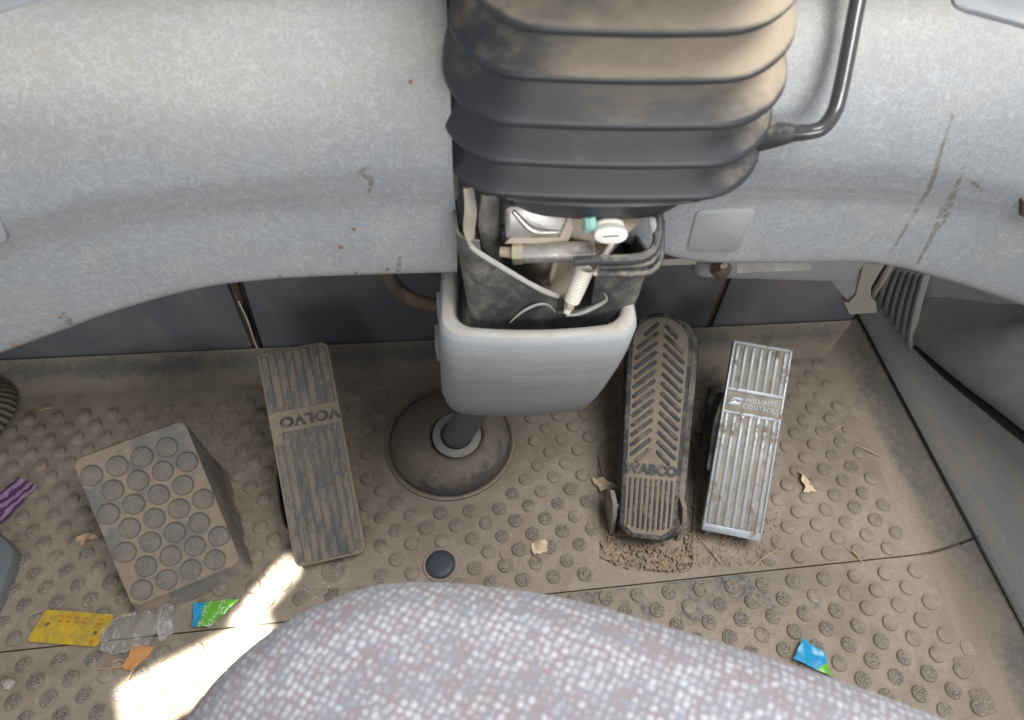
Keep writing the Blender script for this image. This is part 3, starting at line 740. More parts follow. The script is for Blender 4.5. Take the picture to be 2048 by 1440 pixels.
edge([(940, 490), (960, 505), (1000, 530), (1050, 560), (1090, 581), (1117, 591)], [.0016, .0022, .0022, .002, .0024, .0022], nm='edge_bead')
edge([(1019, 644), (1040, 625), (1062, 612), (1082, 606), (1098, 609), (1110, 622)], [.0006, .0018, .0025, .0022, .0014, .0008])
edge([(1132, 630), (1160, 625), (1190, 612), (1212, 598), (1208, 584)], [.0008, .0018, .002, .0016, .0008])
edge([(1304, 438), (1311, 470), (1310, 500), (1290, 520)], [.003, .0034, .003, .001], nm='edge_bead')
mk('corner_clip', *tube([on(936, 372, y=YC+.03), on(941, 420, y=YC+.025), on(938, 462, y=YC+.01), on(946, 496, y=YC)], [.005, .0065, .006, .003], 8, flat=.55, samples=16), M['greige'], brk)
mk('side_shell', *tube([on(984, 380, y=YC+.05), on(978, 440, y=YC+.045), on(986, 500, y=YC+.04), on(1000, 530, y=YC+.03)], [.012, .0135, .010, .003], 14, flat=.6, samples=16), M['blackplastic'], brk)

# steel column with its clamp
D0 = .56
def dp(u, v, d): return on(u, v, d=d)
colm = thing('steering_column', 'dusty steel steering column with clamp and bolts inside the torn cover', 'steering column', dp(1090, 560, .62))
px = lambda n, d: n*d/FPX
mk('tube', *tube([dp(1215, 395, .535), dp(1150, 470, .60), dp(1095, 570, .66), dp(1020, 760, .74)], [px(78, .55), px(80, .60), px(74, .65), px(40, .70)], 28, samples=14), M['beige'], colm)
A_, B_ = dp(1165, 400, .515), dp(1090, 590, .615)
mk('weld_seam', *tube([dp(1150, 425, .535), dp(1128, 470, .555), dp(1112, 520, .575), dp(1100, 570, .597)], .0028, 7, samples=30), M['beige'], colm)
bx = frame(dp(1076, 448, .545), RT, UP*0.8-FW*0.6)
mk('bracket', *plate(rrect(-.027, .025, -.013, .018, .006), -.03, .006, .004, bx), M['silver'], colm)
mk('bracket_flange', *plate([(-.027, -.0135), (.024, -.0135), (.034, .020), (.026, .020), (.017, -.008), (-.022, -.008)], .0055, .0085, .001, bx), M['beige'], colm)
mk('bracket_rib', *tube([bx @ Vector((-.020, .014, .0065)), bx @ Vector((-.004, -.002, .0075)), bx @ Vector((.018, -.004, .0065))], [.002, .003, .0015], 8, samples=10), M['silver'], colm)
mk('clamp_tube', *tube([dp(1048, 507, .552), dp(1110, 505, .547), dp(1186, 500, .545)], px(20, .55), 20, samples=6), M['silver'], colm)
nut = [(p, 6) for p in (0,)]
mk('nut', *tube([dp(1026, 506, .552), dp(1046, 506, .551)], px(23, .55), 6), M['zinc'], colm, ang=20)
mk('bolt', *tube([dp(1000, 504, .554), dp(1028, 505, .553)], [px(11, .55), px(12, .55)], 10), M['beige'], colm)
mk('washer', *tube([dp(1180, 499, .546), dp(1188, 498, .546)], px(21, .55), 16), M['zinc'], colm)
mk('bolt', *tube([dp(1188, 498, .547), dp(1207, 496, .548)], [px(13, .55), px(12, .55)], 10), M['beige'], colm)
mk('clip', *tube([dp(1178, 432, .52), dp(1180, 450, .525), dp(1172, 462, .53)], [.005, .0055, .003], 8, samples=8), plain('teal_paint_chip', (0.35, 0.62, 0.58), 0.5), colm)
# white plug, stalk and corrugated sleeve
plg = thing('nylon_plug', 'white oval nylon plug with a slot above the black cables', 'plug', dp(1222, 470, .525))
pm = frame(dp(1221, 468, .522), RT, UP*0.75-FW*0.5)
ov = [(.0132*math.cos(a)*abs(math.cos(a))**-.2 if abs(math.cos(a)) > 1e-6 else 0, .0072*math.sin(a)) for a in [2*math.pi*i/28 for i in range(28)]]
mk('cap', *plate(ov, -.003, .004, .002, pm), M['white'], plg)
ov2 = [(x*.85, y*.9+.004) for x, y in ov]
mk('neck', *plate(ov2, -.014, -.004, .002, pm), M['whitedust'], plg)
mk('slot', *plate(rrect(-.006, .006, -.0004, .0004, .0003, 2), .0038, .0043, .0001, pm @ Matrix.Rotation(.05, 4, 'Z')), M['black'], plg)
mk('stalk', *tube([dp(1226, 484, .53), dp(1212, 506, .535), dp(1196, 532, .54)], .0022, 8), M['whitedust'], plg)
slv = thing('corrugated_sleeve', 'off-white corrugated plastic sleeve behind the broken cover edge', 'sleeve', dp(1142, 606, .57))
pa, pb = dp(1170, 538, .545), dp(1143, 602, .565)
rings = []; T = (pb-pa).normalized(); a_ = T.orthogonal().normalized(); b_ = T.cross(a_)
def crs(p, r): return [p+(a_*math.cos(2*math.pi*j/24)+b_*math.sin(2*math.pi*j/24))*r for j in range(24)]
r0 = px(18.5, .55)
rings.append(crs(pa.lerp(pb, .5), r0*.62)); rings.append(crs(pa, r0*.66)); rings.append(crs(pa-T*.001, r0*.85))
NC = 13
for i in range(NC):
    for f, k in ((0.1, .93), (.35, 1.0), (.7, 1.0), (.95, .93)): rings.append(crs(pa.lerp(pb, (i+f)/NC), r0*k*(1-.12*(i/NC)**3)))
rings.append(crs(pb+T*.002, r0*.5)); rings.append(crs(pb+T*.012, r0*.42))
mk('sleeve', *loft(rings, True, True, True), M['whitedust'], slv, ang=25)
mk('tie', *tube([dp(1188, 548, .54), dp(1200, 540, .537), dp(1212, 536, .536)], [.002, .0035, .002], 6, samples=8), M['whitedust'], slv)
mk('pin', *tube([dp(1142, 598, .565), dp(1138, 616, .57)], .0045, 8), M['beige'], slv)
for lab, pts, r in (('upper thick black cable bent around the right of the torn cover', [(1148, 523), (1200, 520), (1270, 517), (1302, 505), (1315, 480), (1317, 440), (1314, 400)], .0040),
                    ('middle thin black cable between two others beside the torn cover', [(1200, 535), (1250, 533), (1292, 529), (1312, 514), (1320, 490), (1321, 440)], .0023),
                    ('lowest thin black cable looping right of the corrugated sleeve', [(1196, 549), (1250, 549), (1294, 546), (1316, 530), (1323, 500), (1324, 440)], .0025)):
    o = mk('cable', *tube([dp(u, v, .525 if r > .003 else .53) for u, v in pts], r, 10, samples=40), M['cable'])
    tag(o, lab, 'cable', 'cables beside the column')
hs = mk('hose', *tube([on(768, 530, y=.50), on(782, 562, y=.495), on(808, 590, y=.49), on(845, 606, y=.485), on(885, 612, y=.48)], px(17, .66), 12, samples=20), M['hose'])
tag(hs, 'brown dusty bent hose below the left dash panel, entering the shroud', 'hose')
fold = mk('mounting_bracket', *tube([on(903, 318, y=.425), on(906, 360, y=.425), on(915, 395, y=.428)], [.004, .0055, .003], 6, flat=.5, samples=8), M['silver'])
tag(fold, 'small bent metal bracket at the right end of the left dash panel', 'bracket')

# boot where the column passes the floor
bt = thing('floor_boot', 'brown dusty rubber cone boot where the steering shaft meets the floor', 'floor boot', (boot_c.x, boot_c.y, 0))
tc = on(914, 872, z=.058); off = tc-Vector((boot_c.x, boot_c.y, 0))
RB = abs(fl(1022, 890).x-fl(776, 890).x)/2
def bring2(r, z): f = min(1, max(0, z/.058))**1.2; return [Vector((boot_c.x+off.x*f+r*math.cos(2*math.pi*j/48), boot_c.y+off.y*f+r*math.sin(2*math.pi*j/48), z)) for j in range(48)]
rg = [bring2(r, z) for r, z in ((RB*1.07, 0), (RB*1.06, .004), (RB*1.02, .0055), (RB*.995, .003), (RB*.985, .001), (RB*.97, .006), (RB*.945, .013), (RB*.88, .024), (RB*.76, .038), (RB*.62, .050), (RB*.50, .0575), (RB*.44, .059), (RB*.40, .056), (RB*.36, .045))]
for k, r in enumerate(rg):
    for p in r:
        if 5 <= k <= 10: p.z += (noise.noise(p*45))*.0022
mk('cone', *loft(rg, True, False, True), M['restrub'] if False else dusty('boot_rubber', (0.10, 0.10, 0.10), (0.14, 0.14, 0.14), (0.32, 0.27, 0.215), 0.36, 0.52, 20, 0.25, 0.6, 300, 0.4, streak=(.6, 1, 1)), bt, ang=60)
sd = (on(950, 815, z=.16)-tc).normalized()
wm = frame(tc+Vector((0, 0, .001)), Vector((1, 0, 0)), Vector((0, 1, 0)).lerp(Vector((0, 1, -sd.y/sd.z)), .6))
mk('washer', *lathe([(.022, 0), (.0335, 0), (.0345, .003), (.033, .006), (.024, .0065), (.0225, .004)], 40, wm), M['washer'], bt, ang=40)
sl = []
for i in range(40):
    t = i/39; p = tc+sd*(-.02+.28*t)
    rr_ = .0205 if t < .12 else .0195+.0013*math.sin(i*2.1)
    a1 = sd.orthogonal().normalized(); b1 = sd.cross(a1); sl.append([p+(a1*math.cos(2*math.pi*j/24)+b1*math.sin(2*math.pi*j/24))*rr_ for j in range(24)])
mk('shaft_sleeve', *loft(sl, True, True, True), M['rubbergrey'], bt, ang=50)

# ================================================================== PEDALS
def pframe(tl, tr, br, bl, zb, zt):
    a, b, c, d = on(*bl, z=zb), on(*br, z=zb), on(*tl, z=zt), on(*tr, z=zt)
    o = (a+b)/2; y = (c+d)/2-o; x = (b-a)+(d-c)
    yn = y.normalized(); x = x-yn*x.dot(yn)
    return frame(o, x, y), y.length, (b-a).length, (d-c).length
def bar(x0, x1, y0, y1, z0, z1, b=.0006): return plate([(x0, y0), (x1, y0), (x1, y1), (x0, y1)], z0, z1, b)
def rod2(x0, y0, x1, y1, wd, z0, z1):
    d = Vector((x1-x0, y1-y0)).normalized(); n = Vector((-d.y, d.x))*wd/2; pts = []
    for k in range(5): a = R(90+180*k/4); pts.append(Vector((x0, y0))+d*math.cos(a)*wd/2+n*math.sin(a))
    for k in range(5): a = R(-90+180*k/4); pts.append(Vector((x1, y1))+d*math.cos(a)*wd/2+n*math.sin(a))
    return plate(pts, z0, z1, wd*.22)
# clutch
PM, L, wb, wt = pframe((512, 705), (655, 683), (733, 1105), (590, 1138), .03, .185)
W = (wb+wt)/2
cl = thing('clutch_pedal', 'long black rubber pedal with lengthwise ribs and upside-down lettering, left of column', 'pedal', PM)
clp = mk('pad', *plate(rrect(-W/2, W/2, 0, L, .010), -.012, 0, .003), M['pedaldust'], cl, True)
nb = 8; pit = (W-.006)/nb
for i in range(nb):
    xc = -W/2+.003+pit*(i+.5)
    mk('rib', *bar(xc-pit*.40, xc+pit*.40, L*.715, L-.004-(.003 if i in (0, nb-1) else 0), -.0005, .0030, .001), M['pedalrub'], clp, True)
    mk('rib', *bar(xc-pit*.40, xc+pit*.40, .004+(.003 if i in (0, nb-1) else 0), L*(.615 if i else .56), -.0005, .0030, .001), M['pedalrub'], clp, True)
mk('lettering', *text_mesh('VOLVO', .0185, .0014, Matrix.Translation((.006, L*.663, .001)) @ Matrix.Rotation(math.pi, 4, 'Z') @ Matrix.Scale(1.22, 4, (1, 0, 0)), 1.05, .0005), M['brakerub'], clp, True)
mk('pad_back', *plate(rrect(-W*.44, W*.44, .01, L-.01, .008), -.022, -.0125, .002), M['darkmetal'], cl, True)
def wvec(Mx, p): return Mx @ Vector(p)
arm0 = wvec(PM, (0, L*.30, -.018)); 
mk('arm', *tube([arm0, arm0+Vector((.0, .02, -.06)), Vector((arm0.x, arm0.y+.03, -.006))], .011, 10, samples=8), M['darkmetal'], cl)
hb = wvec(PM, (0, .02, -.02)); mk('hinge', *rbox(.05, .03, max(.012, hb.z+.004), .003, 2, Matrix.Translation((hb.x, hb.y+.01, (hb.z)/2))), M['darkmetal'], cl)
# brake: treadle
PM, L, wb, wt = pframe((1262, 625), (1390, 625), (1352, 1084), (1236, 1074), .035, .185)
br = thing('brake_pedal', 'rounded black treadle pedal with chevron ribs, right of the steering column', 'pedal', PM)
def half(y):   # half width along the pedal
    t = y/L
    w0 = wb/2*.98; w1 = wt/2*1.0
    h = w0+(w1-w0)*min(1, max(0, t/.8))
    if t > .86: h *= math.sqrt(max(0.0, 1-((t-.86)/.14)**2.0))
    if t < .07: h *= (1-((.07-t)/.07)**2.2*.45)
    return h
ys = [0, .004, .008, .014, .02]+[.03+(L*.86-.03)*i/14 for i in range(15)]+[L*(.86+.14*math.sin(R(90*i/9))) for i in range(1, 9)]
outl = [(half(y), y) for y in ys]+[(0, L)]+[(-half(y), y) for y in reversed(ys)]
mk('pad', *plate(outl, -.010, 0, .003), M['brakerub'], br, True)
ins_o = inset2(outl, .0065)
brf = mk('tread_face', *plate(ins_o, -.002, .0006, .0005), M['pedaldust'], br, True)
body = [(x*1.02+(.011 if x > 0 else 0), y) for x, y in outl]
mk('treadle_body', *plate(body, -.034, -.0105, .006), M['darkmetal'], br, True)
NCH = 14; y0c, y1c = L*.345, L*.905
for i in range(NCH):
    y = y0c+(y1c-y0c)*i/(NCH-1)
    for sgn in (-1, 1):
        hw = half(min(y+.012, L*.97))-.012; xo = hw if i else hw*.75
        g = .006+(.002 if i % 2 else 0)
        if i >= NCH-1: xo *= .9
        mk('rib', *rod2(sgn*.006, y+.022*0+(.012 if sgn < 0 else .010), sgn*xo, y-.014 if False else y+(.010-.0235*(xo/.035)), .0052, 0, .0028), M['brakerub'], brf, True)
mk('lettering', *text_mesh('WABCO', .0178, .0013, Matrix.Translation((-.001, L*.297, .0012)), 1.05, .0010), M['brakerub'], brf, True)
for i in range(9):
    x = (i-4)*.0068; yb1 = .012+.006*abs(i-4)/4
    mk('rib', *rod2(x, yb1, x*1.02, L*.255, .0030, 0, .0024), M['brakerub'], brf, True)
for sgn in (-1, 1):
    c = PM @ Vector((sgn*(wb/2+.008), .038, -.012))
    mk('side_bracket', *plate([Vector(p) for p in ((-.02, -.038), (.018, -.038), (.024, .012), (.016, .026), (-.002, .028), (-.014, .010))], -.003, .003, .001, frame(Vector((c.x, c.y, .034)), Vector((0, 1, 0)), Vector((0, 0, 1)))), M['bracket'], br)
mk('hinge_pin', *tube([PM @ Vector((-wb/2-.012, .038, -.016)), PM @ Vector((wb/2+.012, .038, -.016))], .005, 10), M['silver'], br)
c = PM @ Vector((0, L*.45, -.03)); mk('valve_housing', *tube([c, Vector((c.x, c.y+.01, -.004))], [.024, .03], 18), M['darkmetal'], br)
c = on(1290, 1000, z=-.006); mk('base_plate', *plate(rrect(-.055, .055, -.07, .10, .01), 0, .004, .001, Matrix.Translation((c.x, c.y+.02, -.007))), M['mat'], br)
# accelerator
PM, L, wb, wt = pframe((1467, 682), (1586, 697), (1522, 1081), (1402, 1062), .03, .175)
W = (wb+wt)/2
ac = thing('accelerator_pedal', 'narrow bare aluminium pedal with lengthwise ribs, rightmost of the pedals', 'pedal', PM)
acp = mk('plate', *plate(rrect(-W/2, W/2, 0, L, .003), -.006, 0, .0012), M['alu'], ac, True)
M['alu_g'] = M['aludust']
mk('dust_bed', *plate(rrect(-W/2+.0022, W/2-.0022, .010, L-.004, .002), -.001, .0004, .0002), M['aludust'], ac, True)
ng = 7; pit = (W-.005)/ng
for i in range(ng):
    xc = -W/2+.0025+pit*(i+.5)
    for y0, y1 in ((.011, L*.62), (L*.75, L-.006)):
        mk('rib', *rod2(xc, y0+.002, xc, y1-.002, pit*.50, 0, .0022), M['alu'], acp, True)
for y in (L*.625, L*.745): mk('cross_rib', *bar(-W/2+.002, W/2-.002, y-.0022, y+.0022, 0, .0024, .0005), M['alu'], acp, True)
mk('end_rib', *bar(-W/2+.001, W/2-.001, .0005, .0105, -.001, .0018, .0006), M['alu'], acp, True)
for x in (-W/2+.0017, W/2-.0017): mk('side_rib', *bar(x-.0014, x+.0014, .004, L-.002, -.001, .0021, .0005), M['alu'], acp, True)
yc = L*.685
npn = mk('name_panel', *plate(rrect(-W/2+.004, W/2-.004, yc-.0125, yc+.0125, .002), 0, .0009, .0003), M['aludust'], ac, True)
mk('lettering', *text_mesh('WILLIAMS', .0090, .0004, Matrix.Translation((.0090, yc+.0046, .0012)), 1.04, .0), M['alu'], npn, True)
mk('lettering', *text_mesh('CONTROLS', .0090, .0004, Matrix.Translation((.0100, yc-.0046, .0012)), 1.0, .0), M['alu'], npn, True)
def skew(p): return (p[0]+p[1]*.35-.0225, p[1]+yc)
for poly in ([(-.0085, -.0005), (-.0055, .0055), (.0075, .0055), (.0065, .0025), (.001, .0010), (-.0015, .003), (-.0045, .0012)],
             [(-.0085, -.0055), (-.0085, -.0018), (-.0045, -.0002), (-.0012, .0014), (.0012, -.0008), (.0066, .0008), (.0066, -.0055)]):
    mk('emblem', *plate([skew(p) for p in poly], .0006, .0016, .0002), M['alu'], npn, True)
mk('housing', *plate([(-W/2-.006, L*.30), (W/2-.004, L*.25), (W/2-.004, L*.75), (-W/2-.001, L*.72), (-W/2-.008, L*.55)], -.05, -.0065, .006), M['darkmetal'], ac, True)
c = PM @ Vector((0, .02, -.005)); mk('hinge', *rbox(W*.8, .022, c.z+.004, .002, 2, Matrix.Translation((c.x, c.y+.008, c.z/2-.002))), M['alu'], ac)
c = PM @ Vector((-.012, L*.55, -.03)); mk('post', *tube([c, Vector((c.x, c.y+.012, -.002))], .02, 12), M['darkmetal'], ac)
pc = [on(*q, z=.0) for q in ((1418, 778), (1446, 770), (1446, 900), (1398, 900))]
mk('base_plate', *plate([Vector((p.x, p.y)) for p in pc]+[], -.001, .006, .002), M['darkmetal'], ac)

# footrest block
tl, tr_, brc, blc = (141, 917), (368, 841), (487, 1130), (262, 1216)
PM, L, wb, wt = pframe(tl, tr_, brc, blc, .028, .150)
fr = thing('footrest', 'brown dusty rubber wedge footrest with raised round dots, at left', 'footrest', PM)
W = (wb+wt)/2
top = [(x, y) for x, y in rrect(-W/2, W/2, 0, L, .010, 5)]
Mi = PM.inverted(); rg = []
def tofloor(x, y, z, grow_):
    p = PM @ Vector((x*grow_, (y-L/2)*grow_+L/2, 0)); return Vector((p.x, p.y, z))
i0 = inset2([Vector(p) for p in top], .006)
rg.append([PM @ Vector((p.x, p.y, 0)) for p in i0])
rg.append([PM @ Vector((p[0]*.985, (p[1]-L/2)*.985+L/2, -.0012)) for p in top])
rg.append([PM @ Vector((p[0], p[1], -.005)) for p in top])
rg.append([tofloor(p[0], p[1], max(.012, (PM @ Vector((p[0], p[1], 0))).z*.35), 1.03) for p in top])
rg.append([tofloor(p[0], p[1], .003, 1.07) for p in top]); rg.append([tofloor(p[0], p[1], .0, 1.09) for p in top])
frb = mk('block', *loft(rg, True, True, True), M['restrub'], fr, ang=50)
M['restdot'] = dusty('worn_dot_rubber', (0.12, 0.115, 0.108), (0.20, 0.19, 0.175), (0.30, 0.25, 0.195), 0.42, 0.7, 60, 0, 0.8, 900, 0.8)
dot_me = stud_mesh('dot', .0122, .0036, 20); dot_me.materials.clear(); dot_me.materials.append(M['restdot'])
for r in range(7):
    for k in range(4):
        x = (-.0475+.0305*k)+(0.0 if r % 2 == 0 else .0152)-.006+.0005*r
        y = L-.027-r*.0262
        o = bpy.data.objects.new('dot', dot_me); col.objects.link(o); o.parent = frb; o.location = (x, y, 0); o.rotation_euler = (0, 0, random.random()*6)

# floor plug
fpq = on(881, 1130, z=0)
pg = thing('floor_plug', 'round blue-black rubber plug set in the mat between the pedals', 'plug', fpq)
mk('ring', *lathe([(.0235, -.0002), (.0235, .0022), (.0220, .0030), (.0202, .0026), (.0198, .0005)], 36, Matrix.Translation(fpq)), M['mat'], pg, ang=60)
mk('cap', *lathe([(.0190, .0002), (.0190, .0035), (.0175, .0052), (.012, .0062), (.004, .0066)], 36, Matrix.Translation(fpq), False, True), M['plug'], pg, ang=60)

# ================================================================== RIGHT SIDE ABOVE THE KICK PANEL
XS = .655
dr_ = thing('door_cover', 'dusty black rubber side cover with ribs, above the kick panel', 'side cover', on(1930, 780, x=XS))
seamp = [(1800, 672), (1830, 694), (1880, 738), (1930, 780), (1985, 822), (2040, 866), (2140, 945), (2320, 1085)]
topp = [(1838, 530), (1850, 540), (1890, 545), (1940, 560), (1995, 580), (2060, 600), (2140, 630), (2320, 700)]
def lerp2(t): return [(a[0]+(b[0]-a[0])*t, a[1]+(b[1]-a[1])*t) for a, b in zip(seamp, topp)]
rows = [[on(u, v, x=xx) for u, v in lerp2(t)] for t, xx in ((0, XS+.012), (.015, XS+.001), (.05, XS-.006), (.12, XS-.008), (.35, XS-.002), (.7, XS+.012), (1.0, XS+.03))]
g = surf(rows, 40, 24); mk('sheet', *loft(g, False), M['doorrub'], dr_, ang=60)
mk('seal', *tube([on(u, v, x=XS-.002) for u, v in seamp[1:]], [.003, .006, .0065, .0075, .0065, .004], 10, samples=40), M['seal'], dr_)
for i in range(7):
    t = i/6; a = (1752+70*t, 592+98*t); b = (1776+76*t, 535+14*t)
    m_ = ((a[0]+b[0])/2-5, (a[1]+b[1])/2+4)
    mk('rib', *tube([on(a[0]+12, a[1]+14, x=XS+.02), on(*a, x=XS-.004), on(*m_, x=XS-.004), on(*b, x=XS+.004)], [.003, .0058, .006, .006], 8, samples=16), M['doorrub'], dr_)
mk('foot_lobe', *tube([on(1757, 606, x=XS), on(1752, 585, x=XS-.006), on(1768, 555, x=XS-.006), on(1782, 530, x=XS)], [.004, .011, .011, .010], 10, flat=.6, samples=14), M['greige'], dr_)

mod = thing('control_module', 'dusty grey box fixed under the right dash panel', 'module', on(1560, 540, y=.50))
mc = on(1568, 528, y=.50)
mk('case', *rbox(.195, .07, .052, .014, 4, Matrix.Translation(mc+Vector((0, .03, -.002))) @ Matrix.Rotation(.10, 4, 'Y') @ Matrix.Rotation(-.05, 4, 'Z')), M['module'], mod, ang=50)
mk('sticker', *plate(rrect(-.04, .04, -.005, .005, .0005, 2), 0, .0006, .0001, frame(on(1547, 533, d=(on(1547, 533, y=.466)-CO).dot(FW)), Vector((1, 0, -.05)), UP)), M['washer'], mod)
mk('plug', *tube([on(1434, 530, y=.478), on(1448, 545, y=.478)], .011, 10, flat=.7), M['hose'], mod)
mk('screw', *tube([on(1446, 527, y=.472), on(1448, 532, y=.468)], .004, 8), M['silver'], mod)
brk2 = thing('beige_bracket', 'folded beige bracket under the right dash beside the ribbed cover', 'bracket', on(1725, 615, y=.53))
def pl3(name, pts, y, th, mat, par, dy=None):
    P = [on(u, v, y=y if dy is None else y+dy[i]) for i, (u, v) in enumerate(pts)]
    Q = [p+Vector((0, th, -th*.2)) for p in P]
    mk(name, *loft([P, Q], True, True, True), mat, par)
pl3('flange', [(1688, 604), (1700, 629), (1754, 625), (1752, 604), (1742, 596), (1742, 575), (1768, 530), (1728, 526), (1712, 590), (1697, 606)], .535, .012, M['greige'], brk2)
pl3('web', [(1640, 520), (1662, 562), (1697, 604), (1712, 588), (1738, 520)], .540, .012, M['module'], brk2, (0, .004, 0, -.002, 0))
pl3('ledge', [(1310, 520), (1322, 531), (1390, 529), (1400, 515)], .47, .02, M['greige'], brk2)

# ================================================================== LEFT EDGE
gbc = on(-78, 838, z=0)
gb = thing('pleated_boot', 'khaki pleated boot cut by the left picture edge', 'lever boot', gbc)
rg = []; NPL = 46
for r, z in ((.078, 0), (.080, .006), (.076, .016), (.064, .030), (.048, .042), (.030, .050), (.018, .054)):
    rg.append([gbc+Vector(((r+.0035*(1 if j % 2 else -1)*min(1, r/.06))*math.cos(2*math.pi*j/(2*NPL)), (r+.0035*(1 if j % 2 else -1)*min(1, r/.06))*math.sin(2*math.pi*j/(2*NPL)), z+(.0012 if j % 2 else -.0012)*(z > 0))) for j in range(2*NPL)])
mk('pleats', *loft(rg, True, False, True), M['pleat'], gb, ang=20)
mk('stem', *tube([gbc+Vector((0, 0, .05)), gbc+Vector((-.03, -.01, .16))], .012, 10), M['darkmetal'], gb)
cvp = [(-60, 1050), (-8, 1062), (14, 1080), (26, 1096), (27, 1112), (4, 1175), (-30, 1240), (-60, 1250)]
o = mk('plastic_cover', *plate([Vector(on(u, v, z=.02)[:2]) for u, v in cvp], 0, .02, .006), plain('grey_dusty_plastic', (0.17, 0.185, 0.195), .5)); tag(o, 'grey rounded plastic cover corner at the left picture edge', 'cover')

# ================================================================== LITTER
def sheet_thing(name, outline_px, mat, label, cat, z=.006, curl=.004, seed=1, group=None, nu=10, nv=8, th=.0003, rag=.0012):
    """a small crumpled sheet given by four corners (tl, tr, br, bl)"""
    tl, tr, br_, bl = [on(u, v, z=z) for u, v in outline_px]
    rows = []
    for i in range(nv+1):
        t = i/nv; row = []
        for j in range(nu+1):
            s_ = j/nu; p = tl.lerp(tr, s_).lerp(bl.lerp(br_, s_), t)
            n = noise.noise(Vector((p.x*70+seed, p.y*70, seed)))*curl + noise.noise(Vector((p.x*180+seed, p.y*180, 3)))*curl*.4
            ed = Vector((noise.noise(Vector((p.x*120, p.y*120, seed+9))), noise.noise(Vector((p.x*120, p.y*120, seed+19))), 0))*rag
            row.append(p+ed+Vector((0, 0, max(-z+.0028, n+curl*.3*math.sin(s_*3+seed)))))
        rows.append(row)
    V, Fc = loft(rows, False); V2, F2 = loft([[p-Vector((0, 0, th)) for p in r] for r in rows], False)
    o = mk(name, *join((V, Fc), (V2, F2)), mat, ang=30)
    return tag(o, label, cat, group)
def mat_wrap(name, pa, pb, ca, cb, white=True, e0=-.02, e1=.02, rough=.3):
    """printed foil: two colours across a line, white squiggles on the second"""
    s = NT(name); d = (pb-pa); n = s.n('ShaderNodeVectorMath', operation='DOT_PRODUCT')
    s.put(n.inputs[0], s.vm('SUBTRACT', s.pos, tuple(pa))); s.put(n.inputs[1], tuple(d/d.length_squared))
    t = s.ma('ADD', n.outputs['Value'], s.ma('MULTIPLY', s.ma('SUBTRACT', s.noise(60, 2), .5), .5))
    f = s.ramp(t, .5+e0, .5+e1); c = s.mix(f, ca, cb)
    if white:
        l = s.ramp(s.vor(160, 'DISTANCE_TO_EDGE', 1, s.vm('ADD', s.pos, (.3, .1, 0))), .07, .02)
        c = s.mix(s.ma('MULTIPLY', s.ma('MULTIPLY', l, f), s.ramp(s.noise(70, 1), .46, .54)), c, (.8, .85, .8))
    c = s.mix(s.ramp(s.noise(90, 5), .55, .75, 0, .35), c, DUST)
    return s.end(c, rough, None, Specular_IOR_Level=.5)
BL, GR = (0.02, 0.32, 0.62), (0.16, 0.50, 0.05)
sheet_thing('candy_wrapper', ((386, 1206), (478, 1198), (422, 1254), (383, 1252)), mat_wrap('blue_green_foil', on(386, 1230, z=0), on(430, 1228, z=0), BL, GR, e0=-.06, e1=.06),
            'blue and green foil wrapper below the footrest, half in sunlight', 'wrapper', .010, .005, 4)
sheet_thing('candy_wrapper', ((1606, 1276), (1652, 1308), (1664, 1352), (1586, 1318)), mat_wrap('blue_lime_foil', on(1605, 1290, z=0), on(1662, 1360, z=0), BL, GR, white=False, e0=.10, e1=.14),
            'bright blue and lime foil wrapper beside the seat edge at right', 'wrapper', .010, .004, 8)
s = NT('purple_striped_foil'); x_, y_, z_ = s.xyz(s.scalev((1, 1, 1), (0, 0, R(-52))))
wv = s.ma('SINE', s.ma('ADD', s.ma('MULTIPLY', y_, 520), s.ma('MULTIPLY', s.noise(40, 2), 9)))
M['purple'] = s.end(s.mix(s.ramp(wv, -.1, .4), (0.33, 0.23, 0.34), (0.10, 0.035, 0.14)), .4)
sheet_thing('striped_wrapper', ((38, 954), (73, 970), (4, 1046), (-40, 1020)), M['purple'], 'purple striped foil wrapper on the dark floor at left edge', 'wrapper', .012, .005, 2)
# leaf with serrated edge
lf = [(262, 1287), (307, 1294), (300, 1308), (290, 1318), (276, 1330), (266, 1341), (248, 1339), (243, 1334), (252, 1318), (258, 1312), (257, 1308), (260, 1304), (259, 1300), (261, 1296)]
lw = thing('dry_leaf', 'orange dry leaf with stalk lying at the edge of the sunlit patch', 'leaf', on(270, 1320, z=.003))
P = [on(u, v, z=.006+.002*math.sin(i)) for i, (u, v) in enumerate(lf)]
mk('blade', *loft([P, [p-Vector((0, 0, .0005)) for p in P]], True, True, True), plain('orange_leaf', (0.62, 0.30, 0.10), .7, var=.3, scale=150), lw)
mk('stalk', *tube([on(270, 1330, z=.005), on(262, 1346, z=.005), on(254, 1361, z=.004)], .0011, 6), M['straw'], lw)
def crumple(name, c, size, label, cat, mat, seed, group=None):
    bm = bmesh.new(); bmesh.ops.create_icosphere(bm, subdivisions=2, radius=1)
    V = []
    for v in bm.verts:
        p = v.co; k = 1+.55*noise.noise(p*1.8+Vector((seed, 0, 0)))+.25*noise.noise(p*4+Vector((seed, 5, 0)))
        V.append(c+Vector((p.x*size[0]*k, p.y*size[1]*k, max(-.2, p.z)*size[2]*k)))
    bm.verts.index_update(); Fc = [tuple(v.index for v in f.verts) for f in bm.faces]; bm.free()
    return tag(mk(name, V, Fc, mat, ang=20), label, cat, group)
sheet_thing('dry_husk', ((1184, 956), (1206, 954), (1234, 972), (1200, 982)), M['cream'], 'pale papery husk at the left of the brake pedal base', 'husk', .007, .010, 3, nu=8, nv=5, rag=.005)
